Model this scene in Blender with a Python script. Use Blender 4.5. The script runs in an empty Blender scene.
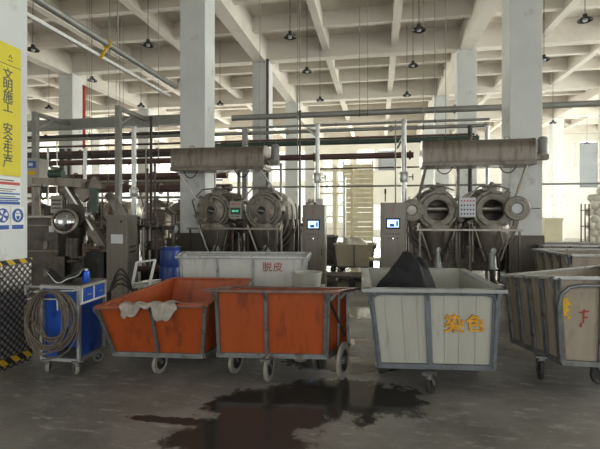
import bpy, math, random
from mathutils import Vector, Matrix
R = random.Random(7)
PI = math.pi
sc = bpy.context.scene
col = sc.collection
V = Vector
TH = math.atan(78/440.0); CS, SN = math.cos(TH), math.sin(TH); EYE = 1.6; F = 440.0

# ---------------------------------------------------------------- survey helpers (photo measurements -> metres)
def at(px, py, z):
    """point seen at px,py when it lies z metres deep along the view"""
    xc = (px-300)/F*z
    return V((xc*CS-z*SN, xc*SN+z*CS, EYE+(215-py)/F*z))
def atY(px, py, Y):
    a = (px-300)/F
    return at(px, py, Y/(a*SN+CS))
def gnd(px, py): return at(px, py, F*EYE/(py-215))

# ---------------------------------------------------------------- materials
M = {}
def mat(name, c, rough=.6, metal=0, var=.12, scale=6, bump=.0, bscale=40, c2=None, c2amt=.5, c2scale=3, stretch=(1,1,1), spec=.5):
    m = bpy.data.materials.new(name); m.use_nodes = True
    nt = m.node_tree; N = nt.nodes; L = nt.links
    b = N['Principled BSDF']; b.inputs['Roughness'].default_value = rough; b.inputs['Metallic'].default_value = metal
    b.inputs['Specular IOR Level'].default_value = spec
    tc = N.new('ShaderNodeTexCoord'); mp = N.new('ShaderNodeMapping'); mp.inputs['Scale'].default_value = stretch
    L.new(tc.outputs['Object'], mp.inputs[0])
    n = N.new('ShaderNodeTexNoise'); n.inputs['Scale'].default_value = scale; n.inputs['Detail'].default_value = 6
    L.new(mp.outputs[0], n.inputs['Vector'])
    r = N.new('ShaderNodeValToRGB')
    r.color_ramp.elements[0].position = .3; r.color_ramp.elements[1].position = .7
    r.color_ramp.elements[0].color = (*[max(0, x*(1-var)) for x in c], 1)
    r.color_ramp.elements[1].color = (*[min(1, x*(1+var)) for x in c], 1)
    L.new(n.outputs['Fac'], r.inputs[0]); out = r.outputs[0]
    if c2:
        n2 = N.new('ShaderNodeTexNoise'); n2.inputs['Scale'].default_value = c2scale; n2.inputs['Detail'].default_value = 8; n2.inputs['Roughness'].default_value = .65
        L.new(mp.outputs[0], n2.inputs['Vector'])
        r2 = N.new('ShaderNodeValToRGB'); r2.color_ramp.elements[0].position = 1-c2amt-.06; r2.color_ramp.elements[1].position = 1-c2amt+.06
        L.new(n2.outputs['Fac'], r2.inputs[0])
        mx = N.new('ShaderNodeMix'); mx.data_type = 'RGBA'; mx.inputs[7].default_value = (*c2, 1)
        L.new(r2.outputs[0], mx.inputs[0]); L.new(out, mx.inputs[6]); out = mx.outputs[2]
    L.new(out, b.inputs['Base Color'])
    if bump:
        n3 = N.new('ShaderNodeTexNoise'); n3.inputs['Scale'].default_value = bscale; n3.inputs['Detail'].default_value = 4
        L.new(mp.outputs[0], n3.inputs['Vector'])
        bp = N.new('ShaderNodeBump'); bp.inputs['Strength'].default_value = bump; bp.inputs['Distance'].default_value = .01
        L.new(n3.outputs['Fac'], bp.inputs['Height']); L.new(bp.outputs[0], b.inputs['Normal'])
    M[name] = m
    return m
def emis(name, c, s):
    m = bpy.data.materials.new(name); m.use_nodes = True
    b = m.node_tree.nodes['Principled BSDF']; b.inputs['Base Color'].default_value = (*c, 1)
    b.inputs['Emission Color'].default_value = (*c, 1); b.inputs['Emission Strength'].default_value = s
    M[name] = m; return m
mat('paint_wall', (.72,.70,.64), .8, var=.06, scale=.6, bump=.05)
mat('paint_column', (.66,.68,.67), .7, var=.07, scale=1.6, bump=.08, c2=(.45,.44,.40), c2amt=.36, c2scale=2.2)
mat('ceiling_paint', (.69,.64,.575), .85, var=.06, scale=.5, c2=(.62,.57,.50), c2amt=.4, c2scale=.5)
mat('orange', (.36,.068,.014), .42, var=.12, scale=4, c2=(.22,.045,.014), c2amt=.42, c2scale=5, stretch=(2,2,.35), bump=.1, bscale=12)
mat('bin_white', (.40,.395,.345), .5, var=.07, scale=3, c2=(.30,.285,.24), c2amt=.36, c2scale=4, stretch=(2,2,.4))
mat('bin_pale', (.60,.60,.56), .45, var=.05, scale=3, c2=(.48,.47,.43), c2amt=.36, c2scale=4, stretch=(2,2,.4))
mat('bin_wood', (.34,.29,.225), .55, var=.12, scale=5, c2=(.24,.20,.15), c2amt=.42, c2scale=4, stretch=(2,2,.35))
mat('grey_white', (.33,.34,.33), .5, var=.08, scale=3, c2=(.24,.25,.245), c2amt=.4, c2scale=4)
mat('frame_steel', (.20,.21,.21), .5, .6, var=.2, scale=9, c2=(.12,.10,.08), c2amt=.4, c2scale=8)
mat('frame_light', (.42,.43,.42), .45, .6, var=.2, scale=9, c2=(.2,.18,.16), c2amt=.38, c2scale=9)
mat('frame_blue', (.15,.17,.185), .5, .45, var=.18, scale=8, c2=(.10,.10,.10), c2amt=.38, c2scale=9)
mat('rim_rust', (.16,.10,.08), .5, .3, var=.25, scale=10, c2=(.22,.07,.03), c2amt=.42, c2scale=6)
mat('stainless', (.29,.268,.238), .38, .75, var=.10, scale=5, c2=(.21,.185,.16), c2amt=.40, c2scale=3, stretch=(3,3,.3))
mat('stainless_dark', (.15,.132,.112), .38, .75, var=.22, scale=4, c2=(.09,.075,.06), c2amt=.45, c2scale=3)
mat('stainless_old', (.235,.212,.178), .46, .6, var=.14, scale=6, c2=(.155,.13,.10), c2amt=.44, c2scale=3, stretch=(3,2,.5), bump=.12, bscale=14)
mat('cast_grey', (.25,.235,.20), .55, .4, var=.16, scale=8, c2=(.15,.125,.095), c2amt=.42, c2scale=6, bump=.2, bscale=30)
mat('mirror', (.62,.64,.68), .08, 1, var=.05)
mat('cabinet_steel', (.185,.168,.143), .42, .45, var=.08, scale=5, c2=(.15,.132,.11), c2amt=.4, c2scale=3, stretch=(3,3,.3))
mat('shaded_steel', (.075,.066,.055), .42, .6, var=.2, scale=4, c2=(.04,.034,.028), c2amt=.45, c2scale=3)  # steel with the dimness of the hall's left side put into its colour
mat('dark_metal', (.045,.043,.04), .5, .5, var=.25, scale=8, c2=(.08,.06,.045), c2amt=.4, c2scale=6)
mat('black', (.015,.015,.016), .6, var=.2)
mat('rubber', (.03,.028,.026), .7, var=.2)
mat('wheel_white', (.25,.235,.205), .6, var=.15, scale=12)
mat('blue', (.014,.075,.40), .35, var=.12, scale=4, c2=(.006,.02,.12), c2amt=.4, c2scale=3)
mat('blue_drum', (.02,.05,.24), .4, var=.12)
mat('blue_can', (.01,.08,.5), .3, .3)
mat('hose', (.12,.098,.078), .6, var=.25, scale=14)
mat('cloth_black', (.022,.023,.026), .95, var=.25, scale=9, bump=.5, bscale=16)
mat('cloth_grey', (.36,.33,.285), .95, var=.2, scale=12, bump=.4, bscale=20)
mat('pipe_grey', (.30,.30,.28), .5, .4, var=.15, scale=3)
mat('pipe_silver', (.50,.51,.50), .32, .8, var=.12, scale=4)
mat('pipe_white', (.78,.78,.76), .4, .1, var=.05)
mat('pipe_green', (.05,.085,.065), .5, .2, var=.15, scale=3)
mat('pipe_brown', (.13,.075,.065), .55, .2, var=.2, scale=3)
mat('pipe_dark', (.085,.075,.07), .55, .3, var=.2, scale=3)
mat('pipe_red', (.42,.03,.025), .5, .1, var=.1)
mat('sign_yellow', (.72,.62,.03), .5, var=.03)
mat('sign_white', (.80,.82,.82), .5, var=.02)
mat('sign_ink', (.10,.11,.08), .6, var=.02)
mat('sign_blue', (.04,.10,.36), .5, var=.02)
mat('sign_red', (.55,.08,.08), .5, var=.02)
mat('paint_orange', (.62,.30,.02), .7, var=.25, scale=30)
mat('paint_red', (.34,.05,.04), .7, var=.25, scale=30)
mat('paint_yellow', (.65,.40,.02), .6, var=.15, scale=30)
mat('shutter', (.24,.25,.26), .6, .1, var=.05)
mat('cream', (.62,.56,.40), .6, var=.1, scale=2)
mat('cardboard', (.42,.32,.20), .85, var=.1)
mat('bag', (.72,.69,.60), .35, var=.12, scale=7, bump=.3, bscale=30)
mat('box_grey', (.34,.33,.29), .5, .2, var=.08)
mat('label_pale', (.62,.65,.68), .5, var=.04)
mat('paper', (.75,.76,.74), .7, var=.05)
mat('lamp_dark', (.05,.048,.045), .45, .4, var=.1)
mat('button_red', (.5,.03,.02), .4)
mat('window_frame', (.62,.61,.56), .5, var=.05)
emis('screen', (.42,.62,1.0), 1.6)
emis('display', (.15,.75,.45), .7)
emis('indicator', (1.0,.9,.8), 2.0)

# floor: worn concrete with wet patches
def floor_mat():
    m = bpy.data.materials.new('concrete_floor'); m.use_nodes = True
    nt = m.node_tree; N = nt.nodes; L = nt.links; b = N['Principled BSDF']
    tc = N.new('ShaderNodeTexCoord')
    def noise(s, d=8, ro=.6, st=None):
        n = N.new('ShaderNodeTexNoise'); n.inputs['Scale'].default_value = s; n.inputs['Detail'].default_value = d; n.inputs['Roughness'].default_value = ro
        if st:
            mp = N.new('ShaderNodeMapping'); mp.inputs['Scale'].default_value = st; mp.inputs['Rotation'].default_value = (0,0,.5)
            L.new(tc.outputs['Object'], mp.inputs[0]); L.new(mp.outputs[0], n.inputs['Vector'])
        else: L.new(tc.outputs['Object'], n.inputs['Vector'])
        return n
    n1 = noise(1.1); r1 = N.new('ShaderNodeValToRGB')
    r1.color_ramp.elements[0].position = .32; r1.color_ramp.elements[0].color = (.105,.098,.088,1)
    r1.color_ramp.elements[1].position = .68; r1.color_ramp.elements[1].color = (.300,.287,.268,1)
    L.new(n1.outputs['Fac'], r1.inputs[0])
    n2 = noise(3.6, 14, .85, (1,3.5,1)); r2 = N.new('ShaderNodeValToRGB')
    r2.color_ramp.elements[0].position = .53; r2.color_ramp.elements[1].position = .62
    L.new(n2.outputs['Fac'], r2.inputs[0])
    mx = N.new('ShaderNodeMix'); mx.data_type = 'RGBA'; mx.inputs[7].default_value = (.50,.485,.46,1)
    mm = N.new('ShaderNodeMath'); mm.operation = 'MULTIPLY'; mm.inputs[1].default_value = .75
    L.new(r2.outputs[0], mm.inputs[0]); L.new(mm.outputs[0], mx.inputs[0]); L.new(r1.outputs[0], mx.inputs[6])
    # wet mask
    nd = noise(2.6, 9, .68)
    ell = [(-.85,3.55,.55,.50),(-.25,3.88,.72,.46),(-.95,3.0,.55,.55),(-.75,2.6,.4,.3),(-.42,4.75,.62,.30),(-.3,5.6,.35,.14),(-.38,7.3,.55,.42),(-.6,10.6,1.2,1.3),(-.3,14.,1.6,2.4),
           (-1.6,3.2,.35,.08),(2.6,4.7,.40,.20),(.6,18,3.2,3.),(3.5,7.8,.6,.6)]
    last = None
    for (x,y,rx,ry) in ell:
        mp = N.new('ShaderNodeMapping'); mp.vector_type = 'POINT'
        mp.inputs['Location'].default_value = (-x/rx,-y/ry,0); mp.inputs['Scale'].default_value = (1/rx,1/ry,0)
        L.new(tc.outputs['Object'], mp.inputs[0])
        ln = N.new('ShaderNodeVectorMath'); ln.operation = 'LENGTH'; L.new(mp.outputs[0], ln.inputs[0])
        if last is None: last = ln.outputs['Value']
        else:
            mi = N.new('ShaderNodeMath'); mi.operation = 'SMOOTH_MIN'; mi.inputs[2].default_value = .25
            L.new(last, mi.inputs[0]); L.new(ln.outputs['Value'], mi.inputs[1]); last = mi.outputs[0]
    ms = N.new('ShaderNodeMath'); ms.operation = 'MULTIPLY_ADD'; ms.inputs[1].default_value = 1.9; ms.inputs[2].default_value = -.95
    L.new(nd.outputs['Fac'], ms.inputs[0])
    ad = N.new('ShaderNodeMath'); ad.operation = 'ADD'; L.new(last, ad.inputs[0]); L.new(ms.outputs[0], ad.inputs[1])
    wr = N.new('ShaderNodeValToRGB'); wr.color_ramp.elements[0].position = .80; wr.color_ramp.elements[0].color = (1,1,1,1)
    wr.color_ramp.elements[1].position = 1.14; wr.color_ramp.elements[1].color = (0,0,0,1)
    L.new(ad.outputs[0], wr.inputs[0])
    wet = wr.outputs[0]
    dk = N.new('ShaderNodeMix'); dk.data_type = 'RGBA'; dk.inputs[7].default_value = (.044,.042,.039,1)
    L.new(wet, dk.inputs[0]); L.new(mx.outputs[2], dk.inputs[6]); L.new(dk.outputs[2], b.inputs['Base Color'])
    n5 = noise(.8, 4); rr = N.new('ShaderNodeMapRange'); rr.inputs[3].default_value = .30; rr.inputs[4].default_value = .62
    L.new(n5.outputs['Fac'], rr.inputs[0])
    rw = N.new('ShaderNodeMix'); rw.data_type = 'FLOAT'; rw.inputs[3].default_value = .06
    sw = N.new('ShaderNodeMapRange'); sw.inputs[3].default_value=.5; sw.inputs[4].default_value=.17; L.new(wet, sw.inputs[0]); L.new(sw.outputs[0], b.inputs['Specular IOR Level'])
    L.new(wet, rw.inputs[0]); L.new(rr.outputs[0], rw.inputs[2]); L.new(rw.outputs[0], b.inputs['Roughness'])
    n4 = noise(22, 6); bs = N.new('ShaderNodeMath'); bs.operation = 'MULTIPLY_ADD'; bs.inputs[1].default_value = -.22; bs.inputs[2].default_value = .25
    L.new(wet, bs.inputs[0])
    bp = N.new('ShaderNodeBump'); bp.inputs['Distance'].default_value = .01; L.new(bs.outputs[0], bp.inputs['Strength'])
    L.new(n4.outputs['Fac'], bp.inputs['Height']); L.new(bp.outputs[0], b.inputs['Normal'])
    M['floor'] = m
floor_mat()
def plate_mat(key='plate', per=.15, hi=(.52,.50,.48,1), lo=(.09,.08,.07,1)):
    m = bpy.data.materials.new('chequer_plate'); m.use_nodes = True
    nt = m.node_tree; N = nt.nodes; L = nt.links; b = N['Principled BSDF']
    b.inputs['Metallic'].default_value = .75; b.inputs['Roughness'].default_value = .42
    tc = N.new('ShaderNodeTexCoord'); sx = N.new('ShaderNodeSeparateXYZ'); L.new(tc.outputs['Object'], sx.inputs[0])
    def math_(op, a, bb=None, c=None):
        n = N.new('ShaderNodeMath'); n.operation = op
        for i, v in enumerate((a, bb, c)):
            if v is None: continue
            if isinstance(v, (int, float)): n.inputs[i].default_value = v
            else: L.new(v, n.inputs[i])
        return n.outputs[0]
    h = math_('ADD', sx.outputs[0], sx.outputs[1])
    u = math_('ADD', h, sx.outputs[2]); w = math_('SUBTRACT', h, sx.outputs[2])
    k = 2*PI/per
    su = math_('SINE', math_('MULTIPLY', u, k)); sw = math_('SINE', math_('MULTIPLY', w, k))
    pr = math_('ABSOLUTE', math_('MULTIPLY', su, sw))
    st = math_('GREATER_THAN', pr, .42)
    mx = N.new('ShaderNodeMix'); mx.data_type = 'RGBA'; mx.inputs[6].default_value = lo; mx.inputs[7].default_value = hi
    nz = N.new('ShaderNodeTexNoise'); nz.inputs['Scale'].default_value = 3
    L.new(tc.outputs['Object'], nz.inputs['Vector'])
    f = math_('MULTIPLY', st, math_('MULTIPLY', nz.outputs['Fac'], 1.4))
    L.new(f, mx.inputs[0]); L.new(mx.outputs[2], b.inputs['Base Color'])
    bp = N.new('ShaderNodeBump'); bp.inputs['Strength'].default_value = .6; bp.inputs['Distance'].default_value = .006
    L.new(pr, bp.inputs['Height']); L.new(bp.outputs[0], b.inputs['Normal'])
    M[key] = m
plate_mat()
plate_mat('plate_dull', .09, (.17,.155,.135,1), (.085,.075,.063,1))
def hazard_mat():
    m = bpy.data.materials.new('hazard_stripe'); m.use_nodes = True
    nt = m.node_tree; N = nt.nodes; L = nt.links; b = N['Principled BSDF']
    tc = N.new('ShaderNodeTexCoord'); sx = N.new('ShaderNodeSeparateXYZ'); L.new(tc.outputs['Object'], sx.inputs[0])
    a = N.new('ShaderNodeMath'); a.operation='ADD'; L.new(sx.outputs[0], a.inputs[0]); L.new(sx.outputs[1], a.inputs[1])
    a2 = N.new('ShaderNodeMath'); a2.operation='ADD'; L.new(a.outputs[0], a2.inputs[0]); L.new(sx.outputs[2], a2.inputs[1])
    mu = N.new('ShaderNodeMath'); mu.operation='MULTIPLY'; mu.inputs[1].default_value = 2*PI/.16; L.new(a2.outputs[0], mu.inputs[0])
    si = N.new('ShaderNodeMath'); si.operation='SINE'; L.new(mu.outputs[0], si.inputs[0])
    g = N.new('ShaderNodeMath'); g.operation='GREATER_THAN'; g.inputs[1].default_value = 0; L.new(si.outputs[0], g.inputs[0])
    mx = N.new('ShaderNodeMix'); mx.data_type='RGBA'; mx.inputs[6].default_value=(.02,.02,.02,1); mx.inputs[7].default_value=(.55,.36,.02,1)
    L.new(g.outputs[0], mx.inputs[0]); L.new(mx.outputs[2], b.inputs['Base Color'])
    M['hazard'] = m
hazard_mat()
def glass_mat():
    m = bpy.data.materials.new('window_glass'); m.use_nodes = True
    nt = m.node_tree; N = nt.nodes; L = nt.links
    N.remove(N['Principled BSDF'])
    t = N.new('ShaderNodeBsdfTransparent'); t.inputs[0].default_value = (.93,.95,.93,1)
    g = N.new('ShaderNodeBsdfGlossy'); g.inputs['Roughness'].default_value = .05
    x = N.new('ShaderNodeMixShader'); x.inputs[0].default_value = .06
    L.new(t.outputs[0], x.inputs[1]); L.new(g.outputs[0], x.inputs[2]); L.new(x.outputs[0], N['Material Output'].inputs[0])
    M['glass'] = m
glass_mat()

# ---------------------------------------------------------------- mesh builder
class MB:
    def __init__(s): s.v = []; s.f = []
    def add(s, vs, fs):
        o = len(s.v); s.v += [V(p) for p in vs]; s.f += [tuple(o+i for i in f) for f in fs]; return s
    def box(s, c, d, rz=0, rot=None):
        c = V(c); h = V(d)/2; m = rot if rot is not None else Matrix.Rotation(rz, 3, 'Z')
        p = [c + m@V((x*h.x, y*h.y, z*h.z)) for x in (-1,1) for y in (-1,1) for z in (-1,1)]
        return s.add(p, [(0,1,3,2),(4,6,7,5),(0,4,5,1),(2,3,7,6),(0,2,6,4),(1,5,7,3)])
    def bbox(s, a, b): return s.box([(a[i]+b[i])/2 for i in range(3)], [abs(b[i]-a[i]) for i in range(3)])
    def hexa(s, b4, t4):
        return s.add(list(b4)+list(t4), [(3,2,1,0),(4,5,6,7),(0,1,5,4),(1,2,6,5),(2,3,7,6),(3,0,4,7)])
    def bar(s, p, q, w, h=None, up=(0,0,1)):
        p, q = V(p), V(q); h = h or w; d = (q-p).normalized(); u = V(up)
        if abs(d.dot(u)) > .97: u = V((0,1,0))
        x = d.cross(u).normalized(); y = x.cross(d).normalized()
        k = [(-1,-1),(1,-1),(1,1),(-1,1)]
        return s.hexa([p+x*a*w/2+y*b*h/2 for a,b in k], [q+x*a*w/2+y*b*h/2 for a,b in k])
    def tube(s, pts, r, n=8, closed=False, caps=True):
        pts = [V(p) for p in pts]; m = len(pts); rs = r if isinstance(r, (list,tuple)) else [r]*m
        rings = []; prev = None
        for i, p in enumerate(pts):
            a = pts[(i-1) % m] if (closed or i > 0) else p; b = pts[(i+1) % m] if (closed or i < m-1) else p
            d = (b-a).normalized()
            if prev is None:
                u = V((0,0,1)) if abs(d.z) < .9 else V((0,1,0)); x = d.cross(u).normalized()
            else:
                x = (prev - d*prev.dot(d)).normalized()
            prev = x; y = d.cross(x)
            rings.append([p + (x*math.cos(2*PI*k/n)+y*math.sin(2*PI*k/n))*rs[i] for k in range(n)])
        vs = [v for r_ in rings for v in r_]; fs = []
        for i in range(m if closed else m-1):
            j = (i+1) % m
            fs += [(i*n+k, i*n+(k+1)%n, j*n+(k+1)%n, j*n+k) for k in range(n)]
        if caps and not closed: fs += [tuple(range(n))[::-1], tuple((m-1)*n+k for k in range(n))]
        return s.add(vs, fs)
    def lathe(s, prof, o=(0,0,0), axis=(0,0,1), n=24, cap=True, sx=1):
        """prof: (radius, distance along the axis)"""
        o = V(o); d = V(axis).normalized(); u = V((0,0,1)) if abs(d.z) < .9 else V((1,0,0))
        x = d.cross(u).normalized(); y = d.cross(x)
        vs = []; fs = []
        for (r, t) in prof: vs += [o+d*t+(x*math.cos(2*PI*k/n)*sx+y*math.sin(2*PI*k/n))*r for k in range(n)]
        for i in range(len(prof)-1): fs += [(i*n+k, i*n+(k+1)%n, (i+1)*n+(k+1)%n, (i+1)*n+k) for k in range(n)]
        if cap: fs += [tuple(range(n))[::-1], tuple((len(prof)-1)*n+k for k in range(n))]
        return s.add(vs, fs)
    def prism(s, poly, a, b, plane='XZ'):
        """poly in a plane, extruded from a to b along the third axis"""
        f = {'XZ': lambda p, t: (p[0], t, p[1]), 'YZ': lambda p, t: (t, p[0], p[1]), 'XY': lambda p, t: (p[0], p[1], t)}[plane]
        n = len(poly); vs = [f(p, a) for p in poly]+[f(p, b) for p in poly]
        return s.add(vs, [tuple(range(n)), tuple(range(2*n-1, n-1, -1))]+[(k, k+n, (k+1)%n+n, (k+1)%n) for k in range(n)])
    def ball(s, c, r, n=12, m=8, sc=(1,1,1), jit=0, rnd=R):
        vs = [V(c)+V((0,0,-r*sc[2]))]; 
        for i in range(1, m):
            a = -PI/2+PI*i/m
            for k in range(n):
                j = 1+jit*(rnd.random()-.5)
                vs.append(V(c)+V((math.cos(a)*math.cos(2*PI*k/n)*sc[0], math.cos(a)*math.sin(2*PI*k/n)*sc[1], math.sin(a)*sc[2]))*r*j)
        vs.append(V(c)+V((0,0,r*sc[2]))); fs = []
        fs += [(0, 1+(k+1)%n, 1+k) for k in range(n)]
        for i in range(m-2): fs += [(1+i*n+k, 1+i*n+(k+1)%n, 1+(i+1)*n+(k+1)%n, 1+(i+1)*n+k) for k in range(n)]
        t = 1+(m-2)*n; fs += [(t+k, t+(k+1)%n, len(vs)-1) for k in range(n)]
        return s.add(vs, fs)
    def build(s, name, m, parent=None, smooth=False, bevel=0, offset=(0,0,0)):
        me = bpy.data.meshes.new(name); off = V(offset)
        me.from_pydata([tuple(p-off) for p in s.v], [], s.f); me.validate()
        import bmesh
        bm = bmesh.new(); bm.from_mesh(me); bmesh.ops.recalc_face_normals(bm, faces=bm.faces[:])
        if bevel:
            bmesh.ops.bevel(bm, geom=[e for e in bm.edges if len(e.link_faces) == 2 and e.calc_face_angle(0) > .5], offset=bevel, segments=2, affect='EDGES', profile=.7)
        bm.to_mesh(me); bm.free()
        me.materials.append(M[m])
        if smooth: me.shade_smooth() if hasattr(me, 'shade_smooth') else None
        if smooth:
            for e in me.edges: pass
            try: me.set_sharp_from_angle(angle=math.radians(38))
            except Exception: pass
        o = bpy.data.objects.new(name, me); col.objects.link(o)
        if parent: o.parent = parent
        return o
def W(root):   # world -> local of an unrotated root
    l = root.location.copy()
    return lambda p: V(p)-l
def tag(o, label=None, cat=None, group=None, kind=None):
    if label: o['label'] = label
    if cat: o['category'] = cat
    if group: o['group'] = group
    if kind: o['kind'] = kind
    return o
def thing(name, label, cat, loc=(0,0,0), rz=0, group=None):
    o = bpy.data.objects.new(name, None); col.objects.link(o); o.empty_display_size = .2
    o.location = loc; o.rotation_euler = (0,0,rz)
    return tag(o, label, cat, group)
def part(mb, name, m, parent, **k): return mb.build(name, m, parent, **k)
def kids(o): return [c for c in bpy.data.objects if c.parent == o]
def copy_tree(o, parent=None):
    c = o.copy(); col.objects.link(c); c.parent = parent
    for ch in kids(o): copy_tree(ch, c)
    return c
def dup(o, loc, rz=0, label=None, group=None):
    c = copy_tree(o); c.location = loc; c.rotation_euler = (0,0,rz)
    if label: c['label'] = label
    if group: c['group'] = group
    return c
def struct(mb, name, m, **k):
    o = mb.build(name, m, None, **k); o['kind'] = 'structure'; return o
def writing(txt, name, o, u, v, size, m, parent, space=1.0, depth=.0015, line=1.0, align='CENTER', bold=0):
    """letters as a real mesh; o centre, u reading direction, v up direction (local of parent)"""
    cu = bpy.data.curves.new(name, 'FONT'); cu.body = txt; cu.size = size; cu.extrude = depth; cu.align_x = align; cu.align_y = 'CENTER'
    cu.space_line = line; cu.space_character = space; cu.offset = bold; cu.resolution_u = 3
    t = bpy.data.objects.new(name, cu); col.objects.link(t)
    dg = bpy.context.evaluated_depsgraph_get(); me = bpy.data.meshes.new_from_object(t.evaluated_get(dg))
    bpy.data.objects.remove(t); u = V(u).normalized(); v = V(v).normalized(); w = u.cross(v)
    mm = Matrix((u, v, w)).transposed().to_4x4(); mm.translation = V(o); me.transform(mm)
    me.materials.clear(); me.materials.append(M[m]); me.name = name
    ob = bpy.data.objects.new(name, me); col.objects.link(ob); ob.parent = parent
    return ob

# ================================================================ SETTING
GX = [-25.4,-18.6,-11.85,-4.1,2.87,9.87,16.87]; GY = [-2.2+.0, 3.95, 9.6, 15.4, 21.1, 26.9, 32.6]
X0, X1, Y0, Y1 = -25.4, 17.2, -5.0, 32.6
ZC = 7.85
fl = MB().bbox((X0-.3,Y0-6,-.2),(X1+.3,Y1+.3,0)); struct(fl, 'floor', 'floor')
c = MB().bbox((X0-.3,Y0-.3,ZC),(X1+.3,Y1+.3,ZC+.25))
xs = []; 
for i, x in enumerate(GX):
    c.bbox((x-.2,Y0,7.0),(x+.2,Y1,ZC))
    if i < len(GX)-1:
        for t in (1/3, 2/3): xx = x+(GX[i+1]-x)*t; c.bbox((xx-.11,Y0,7.3),(xx+.11,Y1,ZC))
for i, y in enumerate(GY):
    c.bbox((X0,y-.18,7.1),(X1,y+.18,ZC))
    if i < len(GY)-1:
        for t in (1/3, 2/3): yy = y+(GY[i+1]-y)*t; c.bbox((X0,yy-.1,7.38),(X1,yy+.1,ZC))
struct(c, 'ceiling', 'ceiling_paint')
ncol = 0
for x in GX[1:-1]:
    for y in GY[1:-1]:
        if y < 5 and x > -5: continue
        if y < 5 and x < -5: continue
        m = MB().bbox((x-.3,y-.3,0),(x+.3,y+.3,7.05)); 
        o = struct(m, 'concrete_column', 'paint_column', bevel=.02, offset=(x,y,0)); o.location = (x,y,0)
ca = MB().bbox((-.3,-.3,0),(.3,.3,7.05)); o = struct(ca, 'concrete_column', 'paint_column', bevel=.02); o.location = (-4.1,3.95,0)
# chequer plate guards on the columns
def guard(x, y, h, label, stripe=True):
    t = thing('column_guard', label, 'column guard', (x,y,0))
    g = MB()
    for (a,b) in (((-.325,-.325),(.325,-.305)),((-.325,.305),(.325,.325)),((-.325,-.305),(-.305,.305)),((.305,-.305),(.325,.305))):
        g.bbox((*a,.0),(*b,h))
    part(g, 'plate_panel', 'plate' if stripe else 'plate_dull', t)
    if stripe:
        for (z0,z1) in ((h-.0,h+.05),(.05,.12)):
            s = MB()
            for (a,b) in (((-.33,-.33),(.33,-.3)),((-.33,.3),(.33,.33)),((-.33,-.3),(-.3,.3)),((.3,-.3),(.33,.3))):
                s.bbox((a[0],a[1],z0),(b[0],b[1],z1))
            part(s, 'hazard_stripe', 'hazard', t)
guard(-4.1,3.95,1.08,'chequer plate guard with black and yellow stripe on the signed column')
guard(2.87,9.6,1.2,'chequer plate guard around the column behind the white slatted bins',False)
guard(-4.1,9.6,1.2,'chequer plate guard around the column behind the left dyeing machine',False)
# walls with openings: list of windows (u0,u1,z0,z1)
wincount = [0]
def wall(name, fixed, axis, u0, u1, wins, thick=.25):
    m = MB(); zt = ZC
    def bx(a, b, z0, z1):
        if b-a < .01 or z1-z0 < .01: return
        if axis == 'X': m.bbox((a,fixed,z0),(b,fixed+thick,z1))
        else: m.bbox((fixed,a,z0),(fixed+thick,b,z1))
    cuts = sorted(set([u0,u1]+[w[0] for w in wins]+[w[1] for w in wins]))
    for a, b in zip(cuts[:-1], cuts[1:]):
        here = sorted([w for w in wins if w[0] <= a+1e-4 and w[1] >= b-1e-4], key=lambda w: w[2])
        z = 0
        for w in here: bx(a, b, z, w[2]); z = w[3]
        bx(a, b, z, zt)
    struct(m, name, 'paint_wall')
    for w in wins:
        if len(w) > 4 and w[4] == 'open': continue
        wincount[0] += 1
        cx, cz = (w[0]+w[1])/2, (w[2]+w[3])/2
        loc = (cx, fixed+thick/2, w[2]) if axis == 'X' else (fixed+thick/2, cx, w[2])
        fr = MB(); a, b, H = w[0]-cx, w[1]-cx, w[3]-w[2]
        def p(u, d, z): return (u, d, z) if axis == 'X' else (d, u, z)
        def bb(u0_,u1_,z0_,z1_,d=.04):
            A, B = p(u0_,-d,z0_), p(u1_,d,z1_); fr.bbox(A, B)
        bb(a,a+.06,0,H); bb(b-.06,b,0,H); bb(a,b,0,.06); bb(a,b,H-.06,H)
        nx = max(1, round((b-a)/1.0)); nz = max(1, round(H/1.1))
        for i in range(1, nx): bb(a+(b-a)*i/nx-.025, a+(b-a)*i/nx+.025, 0, H, .03)
        for i in range(1, nz): bb(a, b, H*i/nz-.02, H*i/nz+.02, .03)
        wo = struct(fr, 'window_%d' % wincount[0], 'window_frame'); wo.location = loc
        if len(w) > 4 and w[4] == 'shutter':
            s = MB(); k = int(H/.16)
            for i in range(k):
                z = .08+(H-.16)*i/k
                if axis == 'X': s.box((0,-.08,z+.06),(b-a-.1,.015,.17),rot=Matrix.Rotation(.5,3,'X'))
                else: s.box((0,0,z+.06),(.015,b-a-.1,.15),rot=Matrix.Rotation(.5,3,'Y'))
            part(s, 'shutter_slats', 'shutter', wo)
        g = MB().bbox(p(a+.05,-.006,.05), p(b-.05,.006,H-.05)); part(g, 'window_pane', 'glass', wo)
fw = []
# far wall: measured openings
fw += [(-1.55,-.15,4.8,6.4),( -.02,1.3,4.8,6.4,'shutter'),(-1.5,.9,.5,2.4),(-4.05,-3.3,1.0,6.2),(-2.9,-1.95,1.0,6.0)]
fw += [(11.4,12.0,4.9,6.5),(11.35,12.15,.5,2.8),(12.9,13.15,4.9,6.5),(13.4,14.6,3.4,6.6,'shutter'),(9.95,10.4,4.9,6.4),(4.3,6.4,1.0,3.0),(6.9,8.8,1.0,3.0),(4.6,5.8,4.8,6.2),(7.2,8.4,4.8,6.2)]
for x in (-24.9,-21.7,-18.0,-14.8,-11.3,-7.9):
    fw += [(x,x+2.9,.8,3.7),(x,x+2.9,4.1,6.4)]
wall('wall_back', Y1, 'X', X0, X1, fw)
wall('wall_left', X0-.25, 'Y', Y0, Y1, [(y,y+3.6,1.0,6.4) for y in (-2,3.0,8.6,14.4,20.2,26.)])
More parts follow.
